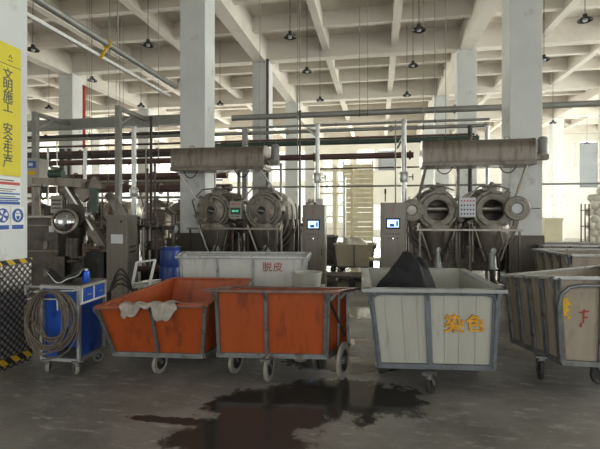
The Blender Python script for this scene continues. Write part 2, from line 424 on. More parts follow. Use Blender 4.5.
wall('wall_right', X1, 'Y', Y0, Y1, [(y,y+4.2,.9,6.6) for y in (-4,1.0,6.6,12.4,18.2,24.,)])
wall('wall_front', Y0-.25, 'X', X0, X1, [(-14,-6,0,5.0,'open'),(-3,3.5,0,5.2,'open'),(6,14,0,5.0,'open')])
# outdoor ground seen through the doors and windows
# ================================================================ BINS
def arc(c, r, a0, a1, n, f): return [f(c, r, a0+(a1-a0)*i/n) for i in range(n+1)]
def caster(root, p, d, heading, wm='wheel_white', w=.035, top=.25, name='caster'):
    """caster whose wheel (diameter d) rests on the floor at p (local x,y)"""
    x, y = p; dirv = V((math.cos(heading), math.sin(heading), 0)); n = V((-dirv.y, dirv.x, 0))
    f = MB(); off = dirv*d*.25
    f.box((x-off.x, y-off.y, top-.008), (.10,.10,.014), heading)
    f.lathe([(.03,0),(.03,.03),(.022,.035)], (x-off.x,y-off.y,top-.045), n=12)
    for s in (-1,1):
        a = V((x-off.x,y-off.y,top-.045))+n*s*(w/2+.012); b = V((x,y,d/2))+n*s*(w/2+.012)
        f.bar(a, b, .035, .006, up=n)
    f.bar(V((x-off.x,y-off.y,top-.045))-n*(w/2+.014), V((x-off.x,y-off.y,top-.045))+n*(w/2+.014), .05, .008)
    f.tube([V((x,y,d/2))-n*(w/2+.02), V((x,y,d/2))+n*(w/2+.02)], .009, 8)
    fo = part(f, name, 'frame_steel', root)
    c0 = V((x,y,d/2))-n*w/2; r = d/2
    wl = MB().lathe([(r*.60,.002),(r*.72,.004),(r*.75,0),(r*.93,0),(r,w*.2),(r,w*.8),(r*.93,w),(r*.75,w),(r*.72,w-.004),(r*.60,w-.002)], c0, n, 24, cap=False)
    part(wl, 'wheel', wm, fo, smooth=True)
    part(MB().lathe([(r*.16,-.004),(r*.62,.004),(r*.62,w-.004),(r*.16,w+.004)], c0, n, 18), 'hub', 'dark_metal', fo, smooth=True)
def lerp(a, b, t): return V(a)+(V(b)-V(a))*t
def make_bin(name, label, top, bot, shell, frame, rimm, posts, ribs=(), rimw=.045, rimh=.035, wheels=(), group=None, wm='wheel_white', ribm=None, postw=.035, handle=None, lip=.05, wtop=None):
    """top/bot: four world corners, front-left, front-right, back-right, back-left; posts: fractions along each of the four sides"""
    base = (sum(bot, V((0,0,0)))/4); base.z = 0
    t = thing(name, label, 'bin', base, 0, group); L = lambda p: V(p)-base
    T = [L(p) for p in top]; B = [L(p) for p in bot]; cen = sum(T+B, V((0,0,0)))/8
    th = .012
    def inn(p): q = cen-p; q.z = 0; return p+q.normalized()*th
    sh = MB(); Ti = [inn(p) for p in T]; Bi = [inn(p)+V((0,0,th)) for p in B]
    for i in range(4):
        j = (i+1) % 4; N = 8
        for k in range(N):      # walls bow out a little, as filled plastic does
            def P(a, b, c_, d_, u, w, s=1):
                return lerp(lerp(a,b,u), lerp(c_,d_,u), w)
            for (TT, BB) in ((T,B),(Ti,Bi)):
                for w in range(3):
                    q = [P(BB[i],BB[j],TT[i],TT[j],(k+a)/N,(w+b)/3) for a,b in ((0,0),(1,0),(1,1),(0,1))]
                    sh.add(q, [(0,1,2,3)])
        sh.add([T[i],T[j],Ti[j],Ti[i]], [(0,1,2,3)])
    sh.add(B, [(0,1,2,3)]); sh.add(Bi, [(3,2,1,0)])
    for side, fr in ribs:
        i = side; j = (i+1) % 4; n = (lerp(T[i],T[j],.5)-cen); n.z = 0; n.normalize()
        a = lerp(B[i],B[j],fr)+n*.003; b = lerp(T[i],T[j],fr)+n*.003
        sh.bar(lerp(a,b,.04), lerp(a,b,.97), .026, .014, up=n)
    part(sh, 'tub', shell, t)
    # rim
    r = MB(); up = V((0,0,1)); out = []
    for p in T: q = p-cen; q.z = 0; out.append(p+q.normalized()*lip*.5)
    for i in range(4):
        a, b = out[i], out[(i+1)%4]; e = (b-a).normalized()*rimw*.5
        r.bar(a-e, b+e, rimw, rimh)
    part(r, 'rim', rimm, t, bevel=.006)
    bf = MB(); bo = []
    for p in B: q = p-cen; q.z = 0; bo.append(p+q.normalized()*.02)
    for i in range(4): bf.bar(bo[i], bo[(i+1)%4], .04, .045)
    bf.bar(lerp(bo[0],bo[1],.5), lerp(bo[2],bo[3],.5), .05, .03); bf.bar(lerp(bo[1],bo[2],.5), lerp(bo[3],bo[0],.5), .05, .03)
    part(bf, 'base_frame', frame, t)
    for i in range(4):
        j = (i+1)%4; n = (lerp(T[i],T[j],.5)-cen); n.z = 0; n.normalize()
        for fr in posts[i]:
            a = lerp(B[i],B[j],fr)+n*.018; b = lerp(T[i],T[j],fr)+n*.018
            part(MB().bar(a, b, postw, .022, up=n), 'post', frame, t, bevel=.003)
            if rimm != 'none':   # little gusset under the rim
                g = MB().bar(lerp(a,b,.86)+n*.012, b+n*max(.045,lip*.36), .028, .008, up=n.cross(up)); part(g, 'gusset', frame, t)
    for (wx, wy, d, hd) in wheels:
        q = L((wx,wy,0)); caster(t, (q.x,q.y), d, hd, wm=wm, top=(wtop or min(p.z for p in B)-.0))
    return t, L, T, B
def rot_to_floor(p): return V((p.x,p.y,0))
D = lambda px, py, z: at(px, py, z)
# -- orange bin, right
T = [D(217,292,4.20), D(327,293,4.14), D(346,288,4.60), D(240,285.5,4.66)]
B = [D(220,353,4.30), D(325,355,4.24), D(347,343,4.62), D(236,346,4.75)]
for p in T[:2]: p.z = .885
for p in T[2:]: p.z = .825
for p in B: p.z = .24
ob1, L1, T1, B1 = make_bin('laundry_bin', 'orange tub bin in steel frame on casters, standing beside the wet patch', T, B, 'orange', 'frame_steel', 'rim_rust',
    [(0.0,.455,1.0),(0.02,.5,.98),(.5,),(.5,)], wheels=[(*gnd(269,381).xy,.27,PI*.475),(*gnd(236,373).xy,.25,PI*.42),(*gnd(343,379).xy,.36,PI*.43),(*gnd(300,362).xy,.2,0)], wm='wheel_white', group=None, lip=.22, rimw=.05, rimh=.025)
# the wider caster of this bin is bolted lower; strap brace on the side
o = MB().bar(lerp(T1[1],B1[1],.12)+V((.02,-.0,0)), lerp(B1[1],B1[2],.75)+V((.03,0,.12)), .02, .01); part(o, 'strap', 'rubber', ob1)
# -- orange bin, left, with a lowered front lip
T = [D(98,308,4.2), D(206,305,4.16), D(249,280,5.4), D(174,279,5.5)]
B = [D(116,354,4.42), D(203,357,4.34), D(243,338,5.2), D(168,338,5.35)]
for p in B: p.z = .215
ob2, L2, T2, B2 = make_bin('laundry_bin', 'orange tub bin with slumped front lip and a grey rag on its rim', T, B, 'orange', 'frame_steel', 'rim_rust',
    [(0.0,.5,1.0),(.33,.66),(.33,.66),(.33,.66)], wheels=[(*gnd(160,373).xy,.22,PI*.44),(*gnd(196,352).xy,.2,1.),(*gnd(140,352).xy,.2,1.4),(*gnd(205,345).xy,.2,1.4)], wm='wheel_white', rimw=.03, rimh=.03)
# curled orange lip inside the rim
lp = MB()
for i in range(4):
    a, b = T2[i], T2[(i+1)%4]; ins = []
    lp.bar(a+V((0,0,.012)), b+V((0,0,.012)), .07 if i != 0 else .09, .016)
part(lp, 'lip', 'orange', ob2, bevel=.005)
# -- white bin with orange characters
T = [D(370,290,4.10), D(496,289,4.04), D(460,268.5,5.50), D(368,270,5.55)]
B = [D(379,368,4.12), D(492,369,4.05), D(460,340,5.2), D(382,341,5.3)]
for p in T: p.z = .91
for p in B: p.z = .20
ribs = [(0,f) for f in (.12,.26,.38,.60,.72,.86)]+[(1,f) for f in (.1,.2,.3,.4,.5,.6,.7,.8,.9)]+[(3,f) for f in (.2,.4,.6,.8)]
wb, L3, T3, B3 = make_bin('laundry_bin', 'white ribbed tub bin in grey frame with orange characters, holding black cloth', T, B, 'bin_white', 'frame_blue', 'grey_white',
    [(0.0,.455,1.0),(.0,.33,.66,1),(.5,),(.33,.66)], ribs=ribs, rimw=.085, rimh=.035, lip=.11, postw=.05,
    wheels=[(*gnd(431,393).xy,.17,PI*.35),(*gnd(384,372).xy,.17,.3),(*gnd(478,368).xy,.17,1.),(*gnd(430,350).xy,.17,1.3)], wm='rubber', wtop=.19)
n = V((0,-1,0)); ub = (T3[1]-T3[0]).normalized(); vb = (lerp(T3[0],T3[1],.5)-lerp(B3[0],B3[1],.5)).normalized(); nn = ub.cross(vb).normalized()
hb = MB()      # rounded tube bow inside the front frame, welded under the rim
fA = lambda u, w: lerp(lerp(B3[0],B3[1],u), lerp(T3[0],T3[1],u), w)+nn*.032
pts = [fA(.0,.0), fA(.0,.80), fA(.012,.90), fA(.05,.945), fA(.10,.955), fA(.46,.955), fA(.90,.955), fA(.95,.945), fA(.988,.90), fA(1.0,.80), fA(1.,.0)]
hb.tube(pts, .016, 8); part(hb, 'tube_bow', 'frame_blue', wb, smooth=True)
mid = lambda u, w: lerp(lerp(B3[0],B3[1],u), lerp(T3[0],T3[1],u), w)+nn*.016
writing('染', 'painted_character', mid(.665,.545), ub, vb, .18, 'paint_orange', wb, bold=.004, depth=.009)
writing('色', 'painted_character', mid(.84,.555), ub, vb, .165, 'paint_orange', wb, bold=.004, depth=.009)
# -- white panelled bin behind the two orange ones
T = [D(180,258,6.1), D(303,257.5,6.0), D(307,254,6.7), D(186,254.5,6.8)]
for p in T: p.z = 1.02
B = [p.copy() for p in T]
for i, p in enumerate(B): p.z = .2
cc = sum(B, V((0,0,0)))/4
B = [V((cc.x+(p.x-cc.x)*.90, cc.y+(p.y-cc.y)*.9, .2)) for p in B]
ribs = [(0,f) for f in (.05,.10,.15,.20,.25,.38,.43,.48,.53,.68,.74,.80,.86,.92)]
pb, L4, T4, B4 = make_bin('laundry_bin', 'white panelled bin with red characters behind the two orange bins', T, B, 'bin_pale', 'frame_light', 'frame_light',
    [(0.0,.305,.60,1.0),(0.,.5,1.),(.5,),(.5,)], ribs=ribs, rimw=.07, wheels=[(*(V((cc.x+a,cc.y+b,0))).xy,.16,.5) for a,b in ((-.5,-.2),(.5,-.2),(-.5,.2),(.5,.2))])
ub = (T4[1]-T4[0]).normalized(); vb = (lerp(T4[0],T4[1],.5)-lerp(B4[0],B4[1],.5)).normalized(); nn = ub.cross(vb).normalized()
mid4 = lambda u, w: lerp(lerp(B4[0],B4[1],u), lerp(T4[0],T4[1],u), w)+nn*.011
writing('脱皮', 'painted_characters', mid4(.76,.83), ub, vb, .14, 'paint_red', pb, space=1.1)
# -- slatted bin at the right edge
T = [D(557,276,3.95), D(668,273,3.80), D(600,262,5.3), D(507,279,4.85)]
B = [D(562,358,4.05), D(655,360,3.9), D(610,330,5.0), D(514,339,4.75)]
for p in B: p.z = .25
T[0].z = 1.04; T[1].z=1.05; T[2].z=.98; T[3].z=.93
sb, L5, T5, B5 = make_bin('laundry_bin', 'slatted pale bin with orange smudge and red mark, cut by the right edge', T, B, 'bin_wood', 'frame_steel', 'frame_light',
    [(0.0,.42,1.0),(.5,),(.5,),(0.,.25,.5,.75,1.0)], ribs=(), rimw=.06, rimh=.03, postw=.05,
    wheels=[(*gnd(540,379).xy,.24,PI*.45),(*gnd(600,384).xy,.22,.4),(*gnd(560,352).xy,.2,.4),(*gnd(625,360).xy,.2,.4)], wm='rubber')
ub = (T5[1]-T5[0]).normalized(); vb = (lerp(T5[0],T5[1],.5)-lerp(B5[0],B5[1],.5)).normalized(); nn = ub.cross(vb).normalized()
fB = lambda u, w: lerp(lerp(B5[0],B5[1],u), lerp(T5[0],T5[1],u), w)+nn*.045
pts = [fB(-.03,.12), fB(-.02,.66), fB(.02,.82), fB(.09,.90), fB(.2,.925), fB(.6,.93), fB(.98,.93)]
part(MB().tube(pts, .016, 8), 'handle_tube', 'frame_steel', sb, smooth=True)
fC = lambda u, w: lerp(lerp(B5[0],B5[1],u), lerp(T5[0],T5[1],u), w)+nn*.012
bl = MB()
for k in range(26):
    u = .065+R.gauss(0,.022); w = .66+R.gauss(0,.06); p = fC(u,w); s = .008+.014*R.random()
    bl.hexa([p-ub*s-vb*s-nn*.004,p+ub*s-vb*s*.6-nn*.004,p+ub*s*.8+vb*s-nn*.004,p-ub*s+vb*s*.8-nn*.004],[p-ub*s-vb*s,p+ub*s-vb*s*.6,p+ub*s*.8+vb*s,p-ub*s+vb*s*.8])
tag(part(bl, 'paint_smudge', 'paint_yellow', sb), 'orange paint smudge')
mk = MB()
for a, b in (((.20,.60),(.29,.62)),((.245,.64),(.235,.48)),((.235,.54),(.28,.55)),((.21,.48),(.21,.43))):
    mk.bar(fC(*a), fC(*b), .012, .004, up=nn)
part(mk, 'painted_mark', 'paint_red', sb)
# -- bins farther right, under the bags
def simple_bin(x, y, w, d, h, rz, label, m='bin_wood', nposts=(3,3), rimm='frame_light', group=None, z0=.2):
    c_, s_ = math.cos(rz), math.sin(rz)
    def w2(a, b, z): return V((x+a*c_-b*s_, y+a*s_+b*c_, z))
    T = [w2(-w/2,-d/2,h), w2(w/2,-d/2,h), w2(w/2,d/2,h), w2(-w/2,d/2,h)]
    k = .88; B = [w2(-w/2*k,-d/2*k,z0), w2(w/2*k,-d/2*k,z0), w2(w/2*k,d/2*k,z0), w2(-w/2*k,d/2*k,z0)]
    pf = tuple(i/(nposts[0]) for i in range(nposts[0]+1)); ps = tuple(i/nposts[1] for i in range(nposts[1]+1))
    return make_bin('laundry_bin', label, T, B, m, 'frame_steel', rimm, [pf,ps,pf,ps], rimw=.06,
        wheels=[(*w2(a*w*.36,b*d*.36,0).xy,.16,rz) for a,b in ((-1,-1),(1,-1),(1,1),(-1,1))], wm='rubber', group=group)
p = at(588,255,6.3); simple_bin(p.x+.35, p.y+.35, 1.5, 1.0, 1.04, .12, 'pale slatted bin with a thick rim just behind the right edge bin', nposts=(3,4))
p = at(575,248,8.3); simple_bin(p.x+.4, p.y+.5, 1.9, 1.1, 1.02, -.05, 'pale bin beside the chequer plated column, farther of the two behind the edge bin', nposts=(4,3))

# ================================================================ CLOTH
def heap(name, label, cat, center, rx, ry, h, m, seed=3, n=44, base=.0, bumps=None, rz=0):
    rr = random.Random(seed); mb = MB(); vs = []; fs = []
    ph = [(rr.uniform(2,9), rr.uniform(2,9), rr.uniform(0,6)) for _ in range(7)]
    rings = 16
    for i in range(rings+1):
        t = i/rings
        for k in range(n):
            a = 2*PI*k/n; u = math.cos(a)*t; v = math.sin(a)*t
            edge = 1+.10*math.sin(3*a+seed)+.05*math.sin(7*a+seed*2)
            z = h*(1-t**2.2)
            if bumps == 'slump':
                sm = max(0, min(1, (u+1.05)/1.15)); sm = sm*sm*(3-2*sm); z = (.24+.27*sm-.12*max(0,u-.3))*(1-t**3)**.6
            elif bumps:
                z = 0
                for (bx_,by_,bw,bh) in bumps: z += bh*math.exp(-((u-bx_)**2+(v-by_)**2)/bw**2)
                z *= (1-t**4)
            f = sum(math.sin(p_[0]*u*1.7+p_[1]*v*1.7+p_[2]) for p_ in ph)/7
            z += f*h*(.55 if bumps == 'slump' else .26)*(1-t**3)+abs(math.sin(6*a+4*t+seed))*h*.08*t*(1-t)
            vs.append((u*rx*edge, v*ry*edge, z if t < 1 else min(z, 0)))
    for i in range(rings): fs += [(i*n+k, i*n+(k+1)%n, (i+1)*n+(k+1)%n, (i+1)*n+k) for k in range(n)]
    o0 = len(vs); vs += [(x*.72,y*.72,-base-.03) for (x,y,z) in vs[rings*n:rings*n+n]]
    fs += [(rings*n+k, rings*n+(k+1)%n, o0+(k+1)%n, o0+k) for k in range(n)]; fs.append(tuple(o0+k for k in range(n)))
    mb.add(vs, fs); o = mb.build(name, m, None, smooth=True); o.location = center; o.rotation_euler = (0,0,rz)
    return tag(o, label, cat)
cb = (sum([V(p) for p in (D(367,290,4.05), D(501,289,3.98), D(462,268.5,5.55), D(366,270,5.60))], V((0,0,0)))/4)
hc = at(406,275,4.85)
heap('cloth_pile', 'black wet cloth heaped in the white bin with orange characters', 'cloth', (hc.x,hc.y,.62), .365,.36,.28, 'cloth_black', 5, base=.3,
     bumps='slump')
# grey rag draped over the lip of the left orange bin
def rag():
    mb = MB(); a, b = L2.__call__(V((0,0,0))), None
    A0, A1 = T2[0], T2[1]; e = (A1-A0).normalized(); nrm = V((e.y,-e.x,0)).normalized()
    rr = random.Random(4); nu, nv = 34, 12; vs = []
    for i in range(nu+1):
        u = i/nu; s = .24+.50*u
        hang = .075+.05*math.sin(u*9+.5)+.06*math.exp(-((u-.72)/.12)**2)+.02*math.sin(u*31)
        inn = .09+.03*math.sin(u*7+2)
        for j in range(nv+1):
            w = j/nv
            if w < .4: off = -inn*(1-w/.4)+.0; z = .030-.045*(1-w/.4)**2+.012*math.sin(u*22+w*5)
            elif w < .6: off = .062*(w-.4)/.2; z = .030+.006*math.sin(u*25)
            else: off = .062+.02*math.sin(u*28+w*3)+.012; z = .03-hang*(w-.6)/.4
            vs.append(A0+e*((A1-A0).length*s+.012*math.sin(w*9+u*12))+nrm*off+V((0,0,z+.012)))
    fs = [(i*(nv+1)+j,(i+1)*(nv+1)+j,(i+1)*(nv+1)+j+1,i*(nv+1)+j+1) for i in range(nu) for j in range(nv)]
    k = len(vs); vs2 = [v+V((0,0,-.006)) for v in vs]
    fs2 = [tuple(k+q for q in reversed(f)) for f in fs]
    rim = [j for j in range(nv+1)]+[i*(nv+1)+nv for i in range(1,nu+1)]+[nu*(nv+1)+j for j in range(nv-1,-1,-1)]+[i*(nv+1) for i in range(nu-1,0,-1)]
    fs3 = [(rim[q],rim[(q+1)%len(rim)],k+rim[(q+1)%len(rim)],k+rim[q]) for q in range(len(rim))]
    mb.add(vs+vs2, fs+fs2+fs3); o = mb.build('rag', 'cloth_grey', None, smooth=True); o.location = ob2.location
    tag(o, 'crumpled grey rag draped over the front lip of the left orange bin', 'rag')
rag()

# ================================================================ BLUE TOOL CART
p = at(79,285,4.38); cr = V((p.x,p.y,0)); p2 = at(38,284,4.47)
ux = (V((p2.x,p2.y,0))-cr).normalized(); uy = V((-ux.y*-1, ux.x*-1, 0)); uy = V((ux.y,-ux.x,0)); 
if uy.y < 0: uy = -uy
# local axes: -x along the front towards the left, y into the scene
cart = thing('tool_cart', 'blue tool cart in grey frame with coiled hose on its side', 'cart', cr)
Wd, Dp, H0, H1 = .42, .55, .17, .89
ez = V((0,0,1)); rear = at(104.5,285,4.85); uy = (V((rear.x,rear.y,0))-cr); Dp = uy.length; uy.normalize()
C_ = lambda a, b, z: ux*a+uy*b+V((0,0,z))
bd = MB().hexa([C_(.02,.02,H0),C_(Wd-.02,.02,H0),C_(Wd-.02,Dp-.02,H0),C_(.02,Dp-.02,H0)],[C_(.02,.02,H1-.03),C_(Wd-.02,.02,H1-.03),C_(Wd-.02,Dp-.02,H1-.03),C_(.02,Dp-.02,H1-.03)])
part(bd, 'cabinet_body', 'blue', cart)
fr = MB()
for a, b in ((0,0),(Wd,0),(Wd,Dp),(0,Dp)): fr.bar(C_(a,b,H0-.03), C_(a,b,H1), .03)
for z in (H0-.02, H1-.015):
    for a, b in (((0,0),(Wd,0)),((Wd,0),(Wd,Dp)),((Wd,Dp),(0,Dp)),((0,Dp),(0,0))): fr.bar(C_(*a,z), C_(*b,z), .03)
part(fr, 'cart_frame', 'frame_light', cart)
part(MB().hexa([C_(-.01,-.01,H1),C_(Wd+.01,-.01,H1),C_(Wd+.01,Dp+.01,H1),C_(-.01,Dp+.01,H1)],[C_(-.01,-.01,H1+.012),C_(Wd+.01,-.01,H1+.012),C_(Wd+.01,Dp+.01,H1+.012),C_(-.01,Dp+.01,H1+.012)]), 'cart_top', 'stainless_dark', cart)
# drawer row on the right side
for k, (b0, b1) in enumerate(((.03,Dp*.49),(Dp*.51,Dp-.03))):
    d = MB().hexa([C_(-.012,b0,H1-.17),C_(.02,b0,H1-.17),C_(.02,b1,H1-.17),C_(-.012,b1,H1-.17)],[C_(-.012,b0,H1-.04),C_(.02,b0,H1-.04),C_(.02,b1,H1-.04),C_(-.012,b1,H1-.04)])
    dd = part(d, 'drawer', 'blue', cart, bevel=.004)
    part(MB().bar(C_(-.03,b0+.07,H1-.10), C_(-.03,b1-.07,H1-.10), .012), 'handle', 'pipe_silver', dd)
    part(MB().bar(C_(-.014,b0,H1-.18), C_(-.014,b0,H1-.03), .014, .01), 'edge_strip', 'pipe_white', dd)
part(MB().bar(C_(-.014,0,H1-.175), C_(-.014,Dp,H1-.175), .010, .02), 'trim_strip', 'pipe_white', cart)
# push handle reaching out on the left
hd = MB().tube([C_(Wd,0,H1-.02),C_(Wd+.18,0,H1-.02),C_(Wd+.20,0,H1-.03),C_(Wd+.20,0,H1-.1),C_(Wd+.20,Dp*.5,H1-.1),C_(Wd+.20,Dp,H1-.1),C_(Wd+.20,Dp,H1-.03),C_(Wd+.18,Dp,H1-.02),C_(Wd,Dp,H1-.02)], .012, 8)
hd.tube([C_(.05,-.03,H1-.16),C_(.05,-.09,H1-.13),C_(Wd*.5,-.09,H1-.12),C_(Wd+.1,-.09,H1-.13),C_(Wd+.1,-.0,H1-.16)], .009, 8)
hd.tube([C_(.0,-.02,H1-.03),C_(.0,-.10,H1-.03),C_(.10,-.115,H1-.03),C_(.16,-.115,H1-.04),C_(.16,-.115,H1-.22)], .009, 8)
hd.tube([C_(Wd,-.0,H1-.05),C_(Wd,-.115,H1-.05),C_(Wd-.06,-.12,H1-.05),C_(.16,-.12,H1-.05)], .009, 8)
part(hd, 'push_handle', 'frame_light', cart, smooth=True)
part(MB().hexa([C_(.03,-.006,.18),C_(.24,-.006,.18),C_(.24,.02,.18),C_(.03,.02,.18)],[C_(.03,-.006,.27),C_(.24,-.006,.27),C_(.24,.02,.27),C_(.03,.02,.27)]), 'vent_slot', 'black', cart)
for (a,b,h) in ((.05,.03,2.4),(Wd-.05,.03,2.0),(.05,Dp-.05,1.),(Wd-.05,Dp-.05,1.)):
    q = C_(a,b,0); caster(cart, (q.x,q.y), .115, h, wm='wheel_white', w=.035, top=.15)
# hose coil hung on the front-left of the cart
hs = MB(); rr = random.Random(12)
hc_ = C_(.225,-.135,0); fx = -ux; pts = []
turns = 15; n_ = 26
for i in range(turns*n_+1):
    a = 2*PI*i/n_; k = i/n_; ph = k/turns
    rx = .225+.045*math.sin(k*2.4)+.018*math.sin(k*5.1); rz_ = .275+.04*math.sin(k*2.4+.6)+.03*math.cos(k*3.7)
    cx = .03*math.sin(k*1.9); cz = .545+ (.30-rz_)*.9
    dy = -.035+.07*((k*.618) % 1)
    pts.append(cr+hc_*1.0+fx*(rx*math.cos(a)*1.0+cx)+V((0,0,cz+.02+rz_*math.sin(a)))+V((0,dy,0)))
hs.tube([q-cr for q in pts], .0085, 7)
ho = hs.build('hose_coil', 'hose', None, smooth=True); ho.location = cr
tag(ho, 'coiled brown rubber hose hanging on the blue tool cart', 'hose')
# blue can, black saddle on the cart
cp = cr+C_(.06,Dp*.45,0)
t = thing('spray_can', 'blue spray can standing on the tool cart', 'can', (cp.x,cp.y,H1+.012))
part(MB().lathe([(.036,0),(.038,.005),(.038,.10),(.034,.112),(.026,.118)], n=20), 'can_body', 'blue_can', t, smooth=True)
part(MB().lathe([(.022,.118),(.022,.135),(.014,.138)], n=14), 'cap', 'pipe_silver', t, smooth=True)
sp = cr+C_(.25,.16,0)
sv = []; nu, nv = 20, 8
for s_ in (0, 1):
    for i in range(nu+1):
        u = i/nu*2-1
        for j in range(nv+1):
            v = j/nv*2-1
            wv = .07*(1-.35*u*u); z = .035+.075*abs(u)**1.6*(1.0 if u > 0 else .7)-.03*v*v+.012*math.sin(5*u)-s_*.016
            sv.append((u*.175, v*wv*1.2, z*1.35+.01))
k = (nu+1)*(nv+1); fs = [(i*(nv+1)+j,(i+1)*(nv+1)+j,(i+1)*(nv+1)+j+1,i*(nv+1)+j+1) for i in range(nu) for j in range(nv)]
rim = [j for j in range(nv+1)]+[i*(nv+1)+nv for i in range(1,nu+1)]+[nu*(nv+1)+j for j in range(nv-1,-1,-1)]+[i*(nv+1) for i in range(nu-1,0,-1)]
fs += [tuple(k+q for q in reversed(f)) for f in fs]+[(rim[q],rim[(q+1)%len(rim)],k+rim[(q+1)%len(rim)],k+rim[q]) for q in range(len(rim))]
t = thing('tool_tray', 'black saddle-shaped tray with pale edge lying on the tool cart', 'tray', (sp.x,sp.y,H1+.012), .1)
part(MB().add(sv, fs), 'tray_shell', 'black', t, smooth=True)
part(MB().tube([V(sv[q])+V((0,0,-.006)) for q in rim], .0045, 6, closed=True), 'edge_trim', 'pipe_silver', t, smooth=True)
part(MB().lathe([(.05,0),(.03,.012),(.03,.03)], n=14), 'tray_foot', 'rubber', t)

# ================================================================ COLUMN SIGNS
XS = -3.8+.004
def sign(name, label, y0, y1, z0, z1, m):
    t = thing(name, label, 'sign', (XS, (y0+y1)/2, z0)); h = (y1-y0)/2
    part(MB().bbox((-.003,-h,0),(.004,h,z1-z0)), 'board', m, t); return t
sg = sign('banner_sign', 'yellow vertical safety banner with dark characters on the left column', 3.72, 4.145, 2.01, 3.38, 'sign_yellow')
for i, ch in enumerate('文明施工 安全生产'):
    if ch != ' ': writing(ch, 'painted_character', (.0055, .045, 1.045-i*.1135), (0,1,0), (0,0,1), .130, 'sign_ink', sg, bold=.001)
part(MB().bbox((.004,-.21,1.15),(.006,.2125,1.157)), 'rule_line', 'sign_ink', sg)
lg = MB().tube([(.006,.055,1.23),(.006,.075,1.265),(.006,.095,1.23)], .004, 6); part(lg, 'emblem', 'sign_ink', sg)
part(MB().bbox((.004,.04,1.20),(.006,.11,1.208)), 'emblem_caption', 'sign_ink', sg)
s2 = sign('notice_sign', 'white notice with red and blue lines below the yellow banner', 3.72, 4.145, 1.70, 1.995, 'sign_white')
for (z, h, m, a, b) in ((.255,.012,'sign_ink',-.15,.12),(.215,.03,'sign_red',-.2,.2),(.165,.008,'sign_ink',-.1,.14),(.145,.008,'sign_ink',-.1,.1),(.115,.016,'sign_blue',-.2,.2),(.09,.008,'sign_ink',-.1,.14),(.065,.016,'sign_blue',-.2,.2),(.045,.012,'sign_blue',-.12,.18),(.01,.03,'sign_blue',-.2,.2)):
    part(MB().bbox((.004,a,z),(.006,b,z+h)), 'printed_line', m, s2)
def pict(label, y, kind):
    t = sign('pictogram_sign', label, y-.085, y+.085, 1.44, 1.69, 'sign_white')
    part(MB().lathe([(.074,0),(.074,.002)], (.004,0,.155), (1,0,0), 28), 'disc', 'sign_blue', t)
    part(MB().bbox((.004,-.075,.01),(.006,.075,.055)), 'caption_bar', 'sign_blue', t)
    w = MB()
    if kind == 'fan':
        for k in range(4):
            a = k*PI/2+.4
            w.prism([(math.cos(a+d)*r, .155+math.sin(a+d)*r) for d, r in ((0,.01),(-.5,.055),(0,.062),(.35,.055))], .0062, .0072, 'YZ')
    else:
        w.prism([(math.cos(a)*.038, .155+math.sin(a)*.052) for a in [i*2*PI/18 for i in range(18)]], .0062, .0072, 'YZ')
    part(w, 'symbol', 'sign_white', t)
    if kind != 'fan':
        e = MB().bbox((.0072,-.025,.17),(.008,-.006,.182)).bbox((.0072,.006,.17),(.008,.025,.182)).prism([(-.022,.152),(.022,.152),(.016,.112),(-.016,.112)], .0072, .008, 'YZ')
        part(e, 'mask_mark', 'sign_blue', t)
pict('round blue pictogram with white blades, left of the pair under the notice', 3.915, 'fan')
pict('round blue pictogram of a masked face, right of the pair under the notice', 4.105, 'mask')
#MACHINES
# ================================================================ DYEING MACHINES
def disc_door(root, c, r, open_=True, spindle=0):
    d = MB().lathe([(r*.42,0),(r*.46,-.03),(r*.9,-.03),(r,-.015),(r,.03),(r*.93,.045),(r*.5,.045),(r*.42,.03)], c, (0,-1,0), 26, cap=False)
    d.lathe([(r*.42,0),(r*.42,.03)], c, (0,-1,0), 20, cap=False)
    o = part(d, 'door', 'cast_grey', root, smooth=True)
    part(MB().lathe([(.001,.0),(r*.42,.0),(r*.42,.012),(.001,.02)], c, (0,-1,0), 20), 'sight_glass', 'stainless' if not spindle else 'label_pale', o, smooth=True)
    for k in range(8): a = k*PI/4+.2; part(MB().lathe([(.012,0),(.012,.055)], (c[0]+math.cos(a)*r*.72, c[1], c[2]+math.sin(a)*r*.72), (0,-1,0), 6), 'door_bolt', 'stainless_dark', o)
    s = -1 if c[0] < 0 else 1
    if spindle: part(MB().tube([V(c)+V((r*.9,0,0)), V(c)+V((r*1.75,0,0))], .009, 6), 'spindle', 'stainless_dark', o)
    return o
